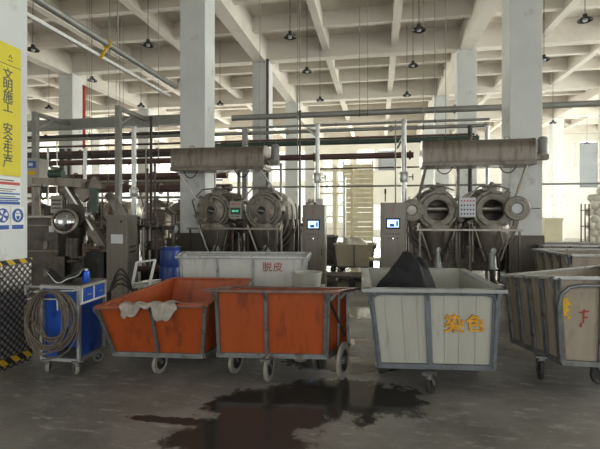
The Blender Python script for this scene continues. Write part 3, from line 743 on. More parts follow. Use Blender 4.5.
def dyeing_machine(name, label, x, y, ports, doors=None, closed=True, group=None, full=True):
    t = thing(name, label, 'machine', (x,y,0), 0, group)
    zc = 1.69
    # hood: rounded horizontal drum with lip
    prof = [(-.27,2.56),(-.28,2.60),(-.285,2.80),(-.265,2.92),(-.22,2.97),(-.12,2.99),(.2,2.99),(.27,2.94),(.30,2.85),(.30,2.56)]
    part(MB().prism([(p[0],p[1]) for p in prof], -.96, .96, 'YZ'), 'hood', 'stainless_old', t, smooth=True)
    part(MB().bbox((-.985,-.31,2.50),(.985,.31,2.575)), 'hood_lip', 'stainless_dark', t, bevel=.008)
    for s in (-1,1): part(MB().prism([(p[0]*1.03,2.78+(p[1]-2.78)*1.05) for p in prof], s*.96, s*.98, 'YZ'), 'end_flange', 'stainless', t, smooth=True)
    for px_ in (-.62,-.05,.55): part(MB().tube([(px_-.05,-.05,2.98),(px_-.04,-.05,3.04),(px_+.04,-.05,3.04),(px_+.05,-.05,2.98)], .008, 6), 'lifting_eye', 'stainless_dark', t)
    # drive motor at the right end
    mo = MB().lathe([(.05,0),(.075,.02),(.075,.11),(.05,.13),(.05,.2)], (.98,-.05,2.68), (1,0,0), 16); go = part(mo, 'gearbox', 'stainless_old', t, smooth=True)
    mm = MB(); pr = [(.045,-.02),(.09,0)]
    for k in range(7): pr += [(.09,.02+k*.035),(.078,.026+k*.035),(.078,.036+k*.035),(.09,.042+k*.035)]
    pr += [(.085,.285),(.06,.32),(.02,.33)]
    mm.lathe(pr, (1.16,-.05,2.70), (0,0,1), 18); part(mm, 'motor', 'pipe_grey', t, smooth=True)
    part(MB().box((1.14,-.05,2.65),(.20,.16,.10)), 'motor_foot', 'cast_grey', t, bevel=.01)
    # hose loops beneath the hood
    for px_ in (-.58,.52):
        part(MB().tube([(px_+.14*math.cos(a), -.22, 2.53+.17*math.sin(a)) for a in [PI+PI*i/14 for i in range(15)]], .011, 7), 'hose_loop', 'dark_metal', t, smooth=True)
    # two vessels
    for i, px_ in enumerate(ports):
        v = MB().lathe([(.30,0),(.37,.01),(.375,.06),(.36,.07),(.36,.12),(.41,.2),(.44,.45),(.44,1.3),(.36,1.5),(.1,1.58)], (px_,.0,zc), (0,1,0), 32, cap=False)
        vo = part(v, 'vessel', 'stainless_old', t, smooth=True)
        ring = MB().lathe([(.20,.10),(.20,-.03),(.225,-.045),(.30,-.045),(.325,-.02),(.37,-.02),(.375,.02),(.36,.03)], (px_,0,zc), (0,1,0), 32, cap=False)
        part(ring, 'port_ring', 'cast_grey', vo, smooth=True)
        for k in range(12): a = 2*PI*k/12+.13; part(MB().lathe([(.015,0),(.015,.05),(.008,.055)], (px_+.335*math.cos(a), 0, zc+.335*math.sin(a)), (0,-1,0), 6), 'port_bolt', 'stainless_dark', vo)
        if closed:
            d = MB().lathe([(.26,.03),(.265,.06),(.25,.085),(.20,.10),(.12,.115),(.115,.145),(.09,.15),(.085,.12)], (px_,0,zc), (0,-1,0), 28, cap=False)
            for k in range(5):
                a = 2*PI*k/5+.3; d.box((px_+.225*math.cos(a), -.085, zc+.225*math.sin(a)), (.09,.06,.07), rot=Matrix.Rotation(-a,3,'Y'))
            do = part(d, 'port_cover', 'stainless_old', t, smooth=True)
            part(MB().lathe([(.001,.125),(.085,.125)], (px_,0,zc), (0,-1,0), 20, cap=False), 'sight_glass', 'black', do)
            part(MB().bar((px_-.07,-.135,zc+.01),(px_+.06,-.135,zc-.02),.02), 'wiper', 'stainless', do)
        else:
            part(MB().lathe([(.001,.7),(.35,.7),(.36,.12)], (px_,0,zc), (0,1,0), 24, cap=False), 'vessel_lining', 'stainless_dark', vo, smooth=True)
            rl = MB().tube([(px_-.33,.28,zc+.03),(px_+.33,.28,zc+.03)], .075, 14)
            part(rl, 'winch_roller', 'stainless', t, smooth=True)
        # shoulder hump on top, with cap
        part(MB().lathe([(.15,0),(.15,.10),(.17,.10),(.17,.13),(.10,.15),(.08,.17)], (px_+.03,.25,zc+.31), (0,0,1), 18), 'dome', 'cast_grey', t, smooth=True)
        part(MB().lathe([(.055,0),(.06,.03),(.03,.07)], (px_+.03,.22,zc+.47), (0,0,1), 12), 'dome_cap', 'pipe_silver', t, smooth=True)
        # hopper below narrowing to the drain
        h = MB().lathe([(.10,.70),(.13,.74),(.33,1.22),(.36,1.38),(.30,1.5)], (px_,.28,0), (0,0,1), 24)
        part(h, 'hopper', 'stainless_old', t, smooth=True)
        part(MB().lathe([(.10,0),(.10,.02),(.075,.03),(.075,.26),(.10,.27),(.10,.30),(.07,.31),(.07,.4)], (px_+.02,.12,.58), (0,0,1), 16), 'drain_pipe', 'pipe_silver', t, smooth=True)
        part(MB().tube([(px_+.02,.12,.6),(px_+.02,.12,.38),(px_+.1,.16,.28),(px_+.3,.3,.24),(px_+.5,.5,.24)], .06, 10), 'drain_elbow', 'stainless_dark', t, smooth=True)
        for k in range(5):      # clamps, brackets and small lines crowding the shell
            a = -.4+k*.95+i*.3; cx_, cz_ = px_+.45*math.cos(a), zc+.43*math.sin(a)
            part(MB().box((cx_,.18,cz_), (.09,.12,.07), rot=Matrix.Rotation(-a,3,'Y')), 'clamp_bracket', 'cast_grey', t, bevel=.008)
        part(MB().tube([(px_-.42,.1,zc-.1),(px_-.47,.0,zc+.2),(px_-.25,.02,zc+.44),(px_+.05,.05,zc+.47),(px_+.3,.02,zc+.38)], .016, 7), 'steam_line', 'stainless', t, smooth=True)
        part(MB().tube([(px_+.1,-.06,zc-.38),(px_+.14,-.1,zc-.6),(px_+.05,-.04,zc-.82),(px_+.09,.02,zc-1.0)], .020, 7), 'dosing_hose', 'stainless_dark', t, smooth=True)
        part(MB().bar((px_-.34,.0,zc-.30),(px_-.12,.1,zc-.95),.03).bar((px_+.34,.0,zc-.30),(px_+.16,.1,zc-.95),.03), 'hopper_stay', 'stainless', t)
        # ribs round the side of the shell
        for k in range(3):
            s = 1 if i else -1; r0 = .46+.07*k
            pts = [(px_+s*r0*math.cos(a), .28+.14*k, zc-.1+r0*1.25*math.sin(a)) for a in [.35-1.75*j/10 for j in range(11)]]
            part(MB().tube(pts, .022, 7), 'shell_rib', 'stainless_old', t, smooth=True)
    # struts, legs and cross bar
    pl, pr_ = min(ports), max(ports)
    for (a, b2) in (((-.90,-.2,2.54),(pl-.36,.0,1.90)),((.86,-.2,2.54),(pr_+.38,.0,1.90))):
        part(MB().bar(a, b2, .05, .03), 'strut', 'stainless', t)
    part(MB().bar((pl-.42,-.35,1.33),(pr_+.42,-.35,1.33),.035,.035), 'guard_rail', 'stainless', t)
    for px_ in (pl-.36,pr_+.36):
        part(MB().bar((px_,-.35,0),(px_,-.35,1.33),.035,.03), 'rail_post', 'stainless_dark', t)
    for px_ in (pl-.45,(pl+pr_)/2,pr_+.45):
        for yy in (.75,1.3): part(MB().bar((px_,yy,0),(px_,yy,1.5),.09,.09), 'leg', 'stainless_dark', t)
    part(MB().bbox((pl-.4,.85,.45),(pr_+.4,1.45,1.35)), 'rear_tank', 'stainless_dark', t, bevel=.05)
    part(MB().bar(((pl+pr_)/2-.08,.3,2.52),((pl+pr_)/2-.08,.3,1.9),.06), 'riser', 'stainless_dark', t)
    rr = random.Random(int(x*10)+50)
    xm = (pl+pr_)/2
    for k in range(6):
        xx = xm+rr.uniform(-.18,.18); z0 = rr.uniform(.4,.8); z1 = rr.uniform(1.1,1.6); yy = rr.uniform(-.1,.3)
        part(MB().tube([(xx,yy,z0),(xx,yy,z1),(xx+rr.uniform(-.2,.2),yy+.15,z1+.08)], rr.uniform(.018,.035), 8), 'feed_pipe', rr.choice(['stainless','pipe_brown','stainless_dark']), t, smooth=True)
    for k in range(4):
        xx = xm+rr.uniform(-.3,.3); z0 = rr.uniform(.7,1.1)
        part(MB().tube([(xx+.06*math.cos(a), -.15, z0+.06*math.sin(a)) for a in [2*PI*i/14 for i in range(14)]], .008, 6, closed=True).bar((xx,-.15,z0-.06),(xx,-.15,z0+.06),.01).bar((xx-.06,-.15,z0),(xx+.06,-.15,z0),.01).tube([(xx,-.15,z0),(xx,.1,z0)],.012,6), 'hand_wheel', rr.choice(['dark_metal','stainless_dark']), t)
    for (px_, py_) in doors or []: pass
    return t
ml = dyeing_machine('dyeing_machine', 'twin vessel steel dyeing machine with closed round ports, left of the two', -3.2, 8.7, (-.17,.90), closed=True)
# junction box with green display between the ports
def hung_box(root, c, w, h, kind):
    b = part(MB().box(c, (w,.14,h)), 'operator_box', 'box_grey', root, bevel=.008)
    x, y, z = c; y -= .075
    if kind == 'display':
        part(MB().box((x,y,z-.02),(w*.82,.01,h*.38)), 'display_bezel', 'pipe_green', b)
        for i, dx in enumerate((-.06,-.035,-.01,.03,.055)): part(MB().box((x+dx*w/.26,y-.007,z-.02),(.016,.004,.035)), 'display_digit', 'display', b)
        for dx in (-.07,-.02,.03,.08): part(MB().lathe([(.012,0),(.012,.012)], (x+dx*w/.3,y,z+h*.34), (0,-1,0), 10), 'button', 'button_red', b)
        for dx in (-.08,-.03,.03,.08): part(MB().box((x+dx*w/.3,y-.003,z-h*.36),(.025,.006,.02)), 'key', 'dark_metal', b)
    else:
        part(MB().box((x,y,z),(w*.94,.006,h*.94)), 'faceplate', 'label_pale', b)
        for j in range(4):
            for i in range(5): part(MB().lathe([(.015,0),(.015,.012)], (x-.105+i*.0525,y-.002,z+.12-j*.08), (0,-1,0), 8), 'button', 'button_red' if j == 0 else 'dark_metal', b)
    return b
hung_box(ml, (.37,-.12,1.70), .25, .36, 'display')
part(MB().box((.37,-.1,1.97),(.15,.12,.12)), 'junction_box', 'stainless_dark', ml, bevel=.01)
mr = dyeing_machine('dyeing_machine', 'twin vessel steel dyeing machine with both round ports open, right of the two', 1.79, 8.7, (-.67,.32), closed=False)
hung_box(mr, (-.17,-.12,1.74), .30, .37, 'keys')
disc_door(mr, (-1.16,-.12,1.69), .215); disc_door(mr, (.70,-.12,1.72), .225, spindle=1)
for a, b in (((-1.16,-.1,1.69),(-.98,.02,1.69)),((.70,-.1,1.72),(.6,.02,1.72))): part(MB().bar(a, b, .05, .04), 'door_hinge', 'stainless_dark', mr)
# ---- control cabinets with touch screens
def control_cabinet(label, px, Y, top, w, extra):
    c = atY(px, 250, Y); t = thing('control_cabinet', label, 'control cabinet', (c.x, Y+.2, 0))
    part(MB().bbox((-w/2,-.2,.06),(w/2,.2,top)), 'cabinet_body', 'cabinet_steel', t, bevel=.008)
    part(MB().bbox((-w/2+.02,-.18,0),(w/2-.02,.18,.06)), 'plinth', 'dark_metal', t)
    d = part(MB().bbox((-w/2+.015,-.212,.1),(w/2-.015,-.2,top-.02)), 'door', 'cabinet_steel', t, bevel=.003)
    part(MB().box((w/2-.05,-.222,.9),(.02,.02,.12)), 'handle', 'dark_metal', d)
    z = top-.37
    b = part(MB().box((0,-.218,z),(.25,.02,.19)), 'screen_bezel', 'black', t, bevel=.004)
    part(MB().box((0,-.229,z),(.20,.004,.135)), 'screen', 'screen', b)
    g = MB().box((-.02,-.232,z-.03),(.08,.003,.05)).box((.07,-.232,z+.0),(.03,.003,.09)); part(g, 'screen_blocks', 'sign_blue', b)
    for j, (n_, dz) in enumerate(((5,-.185),(4,-.265))):
        for i in range(n_): part(MB().lathe([(.013,0),(.013,.014)], ((i-(n_-1)/2)*.05,-.212,z+dz), (0,-1,0), 8), 'button', 'dark_metal', t)
    part(MB().lathe([(.011,0),(.011,.014)], (.0,-.213,z-.265), (0,-1,0), 8), 'indicator_light', 'indicator', t)
    part(MB().lathe([(.016,0),(.016,.012)], (-.01,-.212,top-.14), (0,-1,0), 10), 'warning_light', 'button_red' if not extra else 'sign_red', t)
    return t, c
cl, pl_ = control_cabinet('stainless control cabinet with lit screen beside the left dyeing machine', 313.5, 8.25, 1.79, .42, 0)
cr_, pr2 = control_cabinet('stainless control cabinet with lit screen beside the right dyeing machine', 393, 7.95, 1.82, .44, 1)
part(MB().lathe([(.012,0),(.012,.14),(.02,.15),(.02,.22),(.01,.24)], (-.13,0,1.84), n=10), 'signal_mast', 'dark_metal', cr_)
part(MB().lathe([(.10,0),(.10,.05),(.06,.07),(.06,.12)], (-.08,0,1.79), n=16).box((.1,0,1.85),(.12,.14,.12)), 'valve_block', 'stainless', cl, smooth=True)
# ---- tall silver pipes
def vpipe(label, px, y0, y1, Y, r, m='pipe_silver', cat='pipe', name='standing_pipe', valve=None, cap=True, top_arm=None, extra=None):
    a = atY(px, y0, Y); b = atY(px, y1, Y); t = thing(name, label, cat, (a.x, Y, 0))
    zt, zb = a.z, max(0, b.z)
    part(MB().tube([(0,0,zb),(0,0,zt)], r, 14), 'tube', m, t, smooth=True)
    if cap: part(MB().lathe([(r*1.25,0),(r*1.25,.04),(r*.6,.06)], (0,0,zt-.02), n=14), 'end_cap', m, t, smooth=True)
    part(MB().lathe([(r*1.8,0),(r*1.8,.03)], (0,0,zb), n=14), 'flange', m, t)
    if valve:
        z = atY(px, valve, Y).z
        v = MB().lathe([(r*1.6,-.1),(r*1.9,-.05),(r*1.9,.05),(r*1.6,.1)], (0,0,z), n=14); vo = part(v, 'valve_body', 'pipe_silver', t, smooth=True)
        part(MB().tube([(0,0,z),(r*3.5,-.02,z)], .012, 6).tube([(r*3.5,-.02+.06*math.cos(q),z+.06*math.sin(q)) for q in [2*PI*i/12 for i in range(12)]], .008, 6, closed=True), 'hand_wheel', 'dark_metal', vo)
    if top_arm: part(MB().tube([(0,0,zt-.25),(top_arm[0],top_arm[1],zt-.25+top_arm[2])], r*.5, 8), 'branch', m, t, smooth=True)
    return t
vpipe('tall silver pipe rising behind the left screen cabinet', 317.5, 125, 300, 8.9, .045, valve=178, top_arm=(-.25,.3,.25))
vpipe('tall silver pipe rising beside the right screen cabinet', 404, 121, 300, 8.9, .048, valve=177, top_arm=(-.1,.5,-.2))
vpipe('thick silver pipe standing above the stainless cabinet at left', 134, 128, 300, 8.9, .05, valve=192)
vpipe('dark thin pipe running up behind the left screen cabinet', 300, 112, 300, 8.95, .02, 'pipe_dark')
vpipe('thin dark riser left of the right hood', 395.5, 122, 300, 9.4, .014, 'pipe_grey')
vpipe('red standing pipe beside the far left column', 84, 72, 300, 17.2, .07, 'pipe_red')
vpipe('slim dark pipe climbing the column behind the left hood', 267.5, 60, 300, 14.95, .05, 'pipe_dark')
vpipe('thin rod dropping beside the pipe at the middle of the hall', 345, 178, 300, 14, .035, 'pipe_silver')
for i, (px, y0, Y, r, m, lab) in enumerate(((146,150,9.2,.016,'pipe_grey','nearest the silver pipe, leftmost of the thin riser pair'),(151,118,9.4,.03,'pipe_dark','dark riser between the square post and the left column'),(147.5,170,8.6,.02,'pipe_brown','brown riser above the manifold left of the blue drum'),(155,165,9.2,.022,'pipe_brown','brown riser closest to the left hood'),
                                            (48,150,9.0,.02,'pipe_silver','bent silver riser above the round polished window'),(57,143,9.3,.014,'pipe_silver','thin silver riser right of the one over the polished window'),(85,150,9.3,.04,'pipe_silver','bright wide riser behind the inclined chute'),
                                            (69,150,12.2,.05,'pipe_dark','dark pipe standing far behind the inclined chute'),(62,150,12.6,.07,'pipe_dark','wide dark pipe standing behind the round polished window'),
                                            (215,170,8.95,.02,'stainless','thin steel pipe beneath the middle of the left hood'),(281,165,8.9,.028,'stainless','steel pipe below the motor of the left hood'))):
    vpipe(lab, px, y0, 305, Y, r, m)
# ---- gantry posts with arms
def gantry(label, px, ytop, Yp, reach, dx=0):
    a = atY(px, ytop, Yp); t = thing('pipe_support', label, 'support post', (a.x, Yp, 0)); z = a.z
    part(MB().bar((0,0,0),(0,0,z),.12,.12,up=(0,1,0)), 'post', 'pipe_grey', t)
    part(MB().bar((0,-.05,z-.05),(dx,reach,z-.05),.09,.10), 'arm', 'pipe_grey', t)
    part(MB().bar((0,0,z-.45),(dx*.5,reach*.45,z-.08),.05,.05), 'brace', 'pipe_grey', t)
    part(MB().box((0,0,.01),(.25,.25,.02)), 'foot_plate', 'pipe_grey', t)
gantry('grey square post with arm beside the signed column', 35.5, 112, 9.7, 1.3)
gantry('grey square post with arm above the stainless cabinet', 118.5, 106, 9.6, 1.4)
for px, lab in ((470,'slim grey post rising behind the middle of the right hood'),(487,'pale round post rising behind the right hood, right of the slim one')):
    vpipe(lab, px, 127, 300, 10.45, .045 if px > 480 else .05, 'pipe_silver' if px > 480 else 'pipe_dark')
gantry('grey square post with arm behind the left hood', 245, 128, 10.5, .45, .0)
# ---- overhead pipe runs
def run(label, x0, x1, y, z, r, m, flanges=(), sq=False, hang=(), name='overhead_pipe'):
    t = thing(name, label, 'pipe', ((x0+x1)/2, y, z)); h = (x1-x0)/2
    b = MB().bar((-h,0,0),(h,0,0),r*2,r*2.2) if sq else MB().tube([(-h,0,0),(h,0,0)], r, 12)
    part(b, 'tube', m, t, smooth=not sq)
    for f in flanges:
        x = f-(x0+x1)/2; part(MB().lathe([(r*1.5,-.02),(r*1.5,.02)], (x,0,0), (1,0,0), 14), 'flange', m, t)
    for f in hang:
        x = f-(x0+x1)/2; part(MB().tube([(x,0,r),(x,0,7.86-z)], .009, 6), 'hanger_rod', 'pipe_grey', t)
        part(MB().tube([(x,(r+.01)*math.cos(a),(r+.01)*math.sin(a)) for a in [2*PI*i/12 for i in range(12)]], .01, 5, closed=True), 'clamp', 'pipe_dark', t)
run('broad square grey duct high across the left side of the hall', -16, -4.45, 11, 4.13, .12, 'pipe_grey', sq=True)
run('round grey pipe, topmost run crossing between the columns', -3.75, 16.8, 11, 4.13, .075, 'pipe_grey', flanges=(-2,1.8,6), hang=(-.45,-.25,5.0,9.))
run('thin grey pipe just below the topmost run', -3.7, 2.5, 10.6, 3.78, .03, 'pipe_grey', flanges=(-1.,), hang=(1.3,))
run('grey pipe ending in a flange beside the right column', -12, 2.5, 10.7, 3.66, .045, 'pipe_grey', flanges=(2.42,-2.2,.3), hang=(-1.9,1.05))
run('grey brown twin of the flanged pipe, slightly below', -12, 2.3, 11.25, 3.56, .03, 'pipe_brown', flanges=(-.5,))
run('dark green pipe crossing above both hoods', -5, 2.35, 11, 3.42, .065, 'pipe_green', flanges=(2.3,-2.6,-5), hang=(-3.0,1.6))
run('red brown pipe running into the right hood', -12, .8, 10.4, 2.98, .07, 'pipe_brown', flanges=(.72,-1.5), hang=(-5.5,-1.9))
run('thin brown pipe below the red brown one', -4, 1.0, 10.4, 2.70, .018, 'pipe_brown', hang=(-1.85,))
run('thin pale pipe crossing behind both screen cabinets', -3.75, 12, 10.45, 2.28, .022, 'pipe_grey', flanges=(-1.2,.6), hang=(4.9,))
for (z, y, r, m, lab) in ((3.86,11.3,.05,'pipe_dark','dark pipe directly beneath the square duct at left'),(3.30,11.4,.08,'pipe_dark','thick dark pipe, second below the square duct at left'),
                          (3.05,11.2,.04,'pipe_grey','grey pipe below the thick dark one at left'),(2.80,12.6,.10,'pipe_brown','wide red brown beam crossing behind the left gantry posts'),
                          (2.44,13.0,.12,'pipe_brown','lowest wide brown beam at left, level with the motor box'),(3.62,12.8,.06,'pipe_brown','brown pipe far back below the square duct'),(2.15,12.8,.04,'pipe_grey','thin grey rail crossing low behind the inclined chute'),
                          (2.62,12.2,.025,'pipe_silver','thin silver pipe crossing between the two brown beams')):
    run(lab, -19, -4.45, y, z, r, m, flanges=(-9.5,-6.8), hang=(-16,-8.1))
# pipes along the hall on the left column line
def lrun(label, x, z, y0, y1, r, m, extra=None, sq=False):
    t = thing('ceiling_pipe', label, 'pipe', (x, (y0+y1)/2, z)); h = (y1-y0)/2
    part(MB().bar((0,-h,0),(0,h,0),r*2,r*2) if sq else MB().tube([(0,-h,0),(0,h,0)], r, 12), 'tube', m, t, smooth=not sq)
    for yy in range(int(y0)+1, int(y1), 3): part(MB().tube([(0,yy-(y0+y1)/2,r),(0,yy-(y0+y1)/2,7.9-z)], .01, 6), 'hanger_rod', 'pipe_grey', t)
    return t
g = lrun('round grey conduit running up the hall to the left column', -4.47, 4.47, 3., 9.25, .055, 'pipe_grey')
part(MB().tube([(.065*math.cos(a),.57,.065*math.sin(a)) for a in [2*PI*i/14 for i in range(14)]], .02, 6, closed=True).bar((0,.57,-.06),(-.12,.57,-.24),.035), 'yellow_clamp', 'paint_yellow', g)
lrun('slim white cable tray running up the hall beneath the grey conduit', -4.62, 4.28, 3., 9.25, .025, 'pipe_white', sq=True)
# ---- pendant lamps
def lamp_proto():
    t = thing('pendant_lamp', 'x', 'pendant lamp')
    part(MB().lathe([(.012,-.02),(.05,-.03),(.055,-.09),(.10,-.12),(.17,-.17),(.175,-.20),(.16,-.20),(.09,-.15)], (0,0,.2), n=20, cap=False), 'lamp_shade', 'lamp_dark', t, smooth=True)
    part(MB().ball((0,0,.02), .06, sc=(1,1,.8)), 'bulb', 'label_pale', t, smooth=True)
    return t
LP = [(33,48,'near lamp beside the signed column, highest at the left'),(148,43,'lamp just right of the yellow clamp on the conduit'),(92,79,'lamp above the red standing pipe'),(49,107,'small lamp between the signed column and the far left column'),
      (141,105,'lamp hanging over the arm of the second square post'),(290,35,'largest lamp right of the left column near the ceiling beam'),(307,70,'lamp below and right of the largest middle lamp'),(220,103,'small lamp close beside the left column'),
      (320,99,'small lamp over the left tall silver pipe'),(419,28,'uppermost lamp above the right hood\'s left end'),(413,64,'middle lamp of the row of three left of the right column'),(407,94,'lowest lamp of the row of three left of the right column'),
      (585,18,'largest lamp at the upper right edge'),(544,58,'lamp beside the right column at mid ceiling'),(553,122,'small distant lamp right of the right column'),(587,143,'tiny distant lamp hanging before the grey shutter')]
proto = lamp_proto()
for i, (px, py, lab) in enumerate(LP):
    p = at(px, py, 440*4.0/(215-py)*1.0); 
    o = proto if i == 0 else copy_tree(proto); o.scale = (.82,)*3; o.location = (p.x,p.y,p.z-.06); o['label'] = 'dark round pendant '+lab if lab.startswith('lamp') else 'dark round pendant, '+lab
    part(MB().tube([(0,0,.2),(0,0,(7.86-p.z+.06)/.82)], .009, 6), 'rod', 'lamp_dark', o)
# ================================================================ LEFT SIDE MACHINES
def place(px, z): p = at(px, 215, z); return V((p.x,p.y,0))
p = place(45,7.2)
t = thing('chemical_tank', 'dark stainless box tank with white sticker beside the signed column', 'tank', p, TH)
part(MB().bbox((-.36,0,.05),(.22,.7,1.55)), 'tank_body', 'shaded_steel', t, bevel=.02)
part(MB().bbox((-.30,.02,1.55),(.18,.66,1.59)), 'tank_lid', 'stainless', t, bevel=.01)
for z in (1.0,1.42): part(MB().bbox((-.36,-.015,z),(.22,0,z+.02)), 'weld_seam', 'stainless_dark', t)
part(MB().bbox((.07,-.012,1.32),(.15,0,1.44)), 'sticker', 'sign_white', t)
for z in (.6,1.05): part(MB().bbox((-.02,-.02,z),(.05,0,z+.12)), 'latch', 'stainless_dark', t)
p = place(70,7.0)
t = thing('mixing_machine', 'dark mixing machine with polished round window and inclined chute', 'machine', p, TH)
k = 7.0/440
def ml_(px, py, d=0): return V(((px-70)*k, d, EYE+(215-py)*k))
c = ml_(69,221,-.12)
part(MB().lathe([(.001,.085),(.06,.08),(.12,.055),(.165,.01),(.175,0)], c, V((.12,-1,.18)), 32, cap=False), 'round_window', 'mirror', t, smooth=True)
part(MB().lathe([(.165,-.02),(.20,-.02),(.20,.02),(.165,.03)], c, V((.12,-1,.18)), 32, cap=False), 'window_ring', 'stainless', t, smooth=True)
part(MB().lathe([(.19,0),(.19,.04),(.14,.06),(.13,.38),(.16,.42),(.16,.55)], ml_(72,262,.1), (0,0,1), 24), 'neck', 'shaded_steel', t, smooth=True)
part(MB().lathe([(.20,.0),(.20,.45)], ml_(69,221,.42), V((.12,-1,.18)), 24), 'window_barrel', 'shaded_steel', t, smooth=True)
part(MB().bbox((-.18,-.0,0),(.5,.8,.95)), 'machine_base', 'dark_metal', t, bevel=.03)
part(MB().bbox((-.19,-.12,.2),(-.02,.0,.95)), 'side_box', 'shaded_steel', t, bevel=.01)
part(MB().bar(ml_(60,186,.15), ml_(103,254,.15), .12, .12), 'chute', 'stainless_dark', t)
part(MB().bar(ml_(64,186,.04), ml_(92,230,.04), .02, .03), 'chute_edge', 'pipe_silver', t)
part(MB().bar(ml_(92,192,.6), ml_(112,222,.6), .13, .12), 'rear_chute', 'stainless', t)
part(MB().hexa([ml_(36,184,-.1),ml_(84,188,-.1),ml_(84,188,.3),ml_(36,184,.3)],[ml_(36,178,-.1),ml_(84,179,-.1),ml_(84,179,.3),ml_(36,178,.3)]), 'conveyor_duct', 'stainless_old', t)
part(MB().bar(ml_(83,183,.1), ml_(91,195,.1), .12,.4), 'duct_elbow', 'stainless_dark', t)
part(MB().tube([ml_(50,174,.0), ml_(63,174,.0)], .075, 16), 'drive_motor', 'pipe_green', t, smooth=True)
part(MB().hexa([ml_(60,180,-.05),ml_(66,180,-.05),ml_(66,180,.2),ml_(60,180,.2)],[ml_(50,166,-.05),ml_(52,166,-.05),ml_(52,166,.2),ml_(50,166,.2)]), 'motor_bracket', 'stainless_dark', t)
part(MB().bbox((ml_(89,0).x,.0,ml_(0,213).z),(ml_(97,0).x,.06,ml_(0,188).z)), 'green_panel', 'pipe_green', t, bevel=.01)
cb_ = part(MB().bbox((ml_(47,0).x,.1,ml_(0,213).z),(ml_(59,0).x,.25,ml_(0,195).z)), 'control_box', 'box_grey', t, bevel=.01)
for i in range(4):
    for j in range(3): part(MB().lathe([(.011,0),(.011,.02)], ml_(49.5+i*2.3,200+j*4,.1), (0,-1,0), 8), 'button', 'black', cb_)
part(MB().tube([ml_(40,183,.05),ml_(39,195,.05),ml_(41,200,.05),ml_(45,196,.05),ml_(45,186,.05)], .014, 7), 'hanging_cable', 'pipe_green', t, smooth=True)
part(MB().tube([ml_(61,190,.1),ml_(62,206,.1),ml_(60,214,.1),ml_(55,217,.1),ml_(48,218,.1)], .012, 7), 'cable', 'rubber', t, smooth=True)
part(MB().tube([ml_(84,248,-.05),ml_(102,248,-.05)], .03, 10).tube([ml_(86,243,-.05),ml_(86,256,-.05)], .03, 10), 'outlet_pipe', 'pipe_brown', t, smooth=True)
part(MB().bbox((ml_(82,0).x,.0,.0),(ml_(104,0).x,.5,ml_(0,252).z)), 'pump_housing', 'black', t, bevel=.03)
p = place(34,8.3)
t = thing('motor_box', 'grey motor box on a stand with blue square and yellow band', 'motor box', p, TH)
k2 = 8.3/440
m2 = lambda px, py, d=0: V(((px-34)*k2, d, EYE+(215-py)*k2))
part(MB().hexa([m2(25,186,0),m2(39,186,0),m2(39,186,.3),m2(25,186,.3)],[m2(25,158,0),m2(39,158,0),m2(39,158,.3),m2(25,158,.3)]), 'housing', 'box_grey', t, bevel=.01)
part(MB().hexa([m2(26.5,168,-.012),m2(36,168,-.012),m2(36,168,0),m2(26.5,168,0)],[m2(26.5,161,-.012),m2(36,161,-.012),m2(36,161,0),m2(26.5,161,0)]), 'blue_label', 'sign_blue', t)
part(MB().hexa([m2(29,166,-.016),m2(33,166,-.016),m2(33,166,-.012),m2(29,166,-.012)],[m2(29,163,-.016),m2(33,163,-.016),m2(33,163,-.012),m2(29,163,-.012)]), 'label_symbol', 'label_pale', t)
part(MB().hexa([m2(26.5,175,-.012),m2(36,175,-.012),m2(36,175,0),m2(26.5,175,0)],[m2(26.5,171,-.012),m2(36,171,-.012),m2(36,171,0),m2(26.5,171,0)]), 'yellow_band', 'paint_yellow', t)
part(MB().bar(m2(33,186,.15), V((m2(33,0).x,.15,0)), .08), 'stand', 'stainless_dark', t)
part(MB().bar(m2(29,205,.9), V((m2(29,0).x,.9,0)), .3), 'stand_foot', 'dark_metal', t)
# stainless cabinet
p = place(106.5,6.9)
t = thing('steel_cabinet', 'tall stainless cabinet with small plate and peeled paint low down', 'cabinet', p, 0)
w_ = .36
a = place(128,6.75)-p; b = place(137,7.25)-p; 
fx_, fy_ = a, (b-a)
def box4(z0, z1, e=0): return [V((0,0,z0)), a+V((0,0,z0)), b+V((0,0,z0)), b-a+V((0,0,z0))], [V((0,0,z1)), a+V((0,0,z1)), b+V((0,0,z1)), b-a+V((0,0,z1))]
part(MB().hexa(*box4(.08,1.6)), 'cabinet_body', 'cabinet_steel', t, bevel=.006)
part(MB().hexa(*box4(0,.08)), 'plinth', 'dark_metal', t)
un = a.normalized(); nf = V((un.y,-un.x,0))
def onf(u, z, d): return un*u*a.length+nf*d+V((0,0,z))
def plate(u0,u1,z0,z1,d,dd=.006): return MB().hexa([onf(u0,z0,d),onf(u1,z0,d),onf(u1,z0,d-dd),onf(u0,z0,d-dd)],[onf(u0,z1,d),onf(u1,z1,d),onf(u1,z1,d-dd),onf(u0,z1,d-dd)])
dr = part(plate(.03,.97,.12,1.57,.012,.012), 'door', 'cabinet_steel', t, bevel=.003)
part(plate(.25,.80,1.16,1.30,.018), 'name_plate', 'label_pale', dr)
part(MB().lathe([(.014,0),(.014,.02)], onf(.72,1.5,.012), nf, 10), 'lock', 'black', dr)
pz = [(0.10,.55),(.2,.72),(.28,.62),(.36,.68),(.5,.50),(.6,.58),(.72,.60),(.78,.44),(.92,.36),(.95,.2),(.1,.2)]
n0 = len(pz); mb = MB(); mb.add([onf(u,z,.0125) for u,z in pz]+[onf(u,z,.0145) for u,z in pz], [tuple(range(n0)), tuple(range(2*n0-1,n0-1,-1))]+[(q,(q+1)%n0,(q+1)%n0+n0,q+n0) for q in range(n0)])
tag(part(mb, 'peeled_patch', 'stainless_old', t), 'dull peeled patch')
us = (b-a).normalized(); ns = V((us.y,-us.x,0))
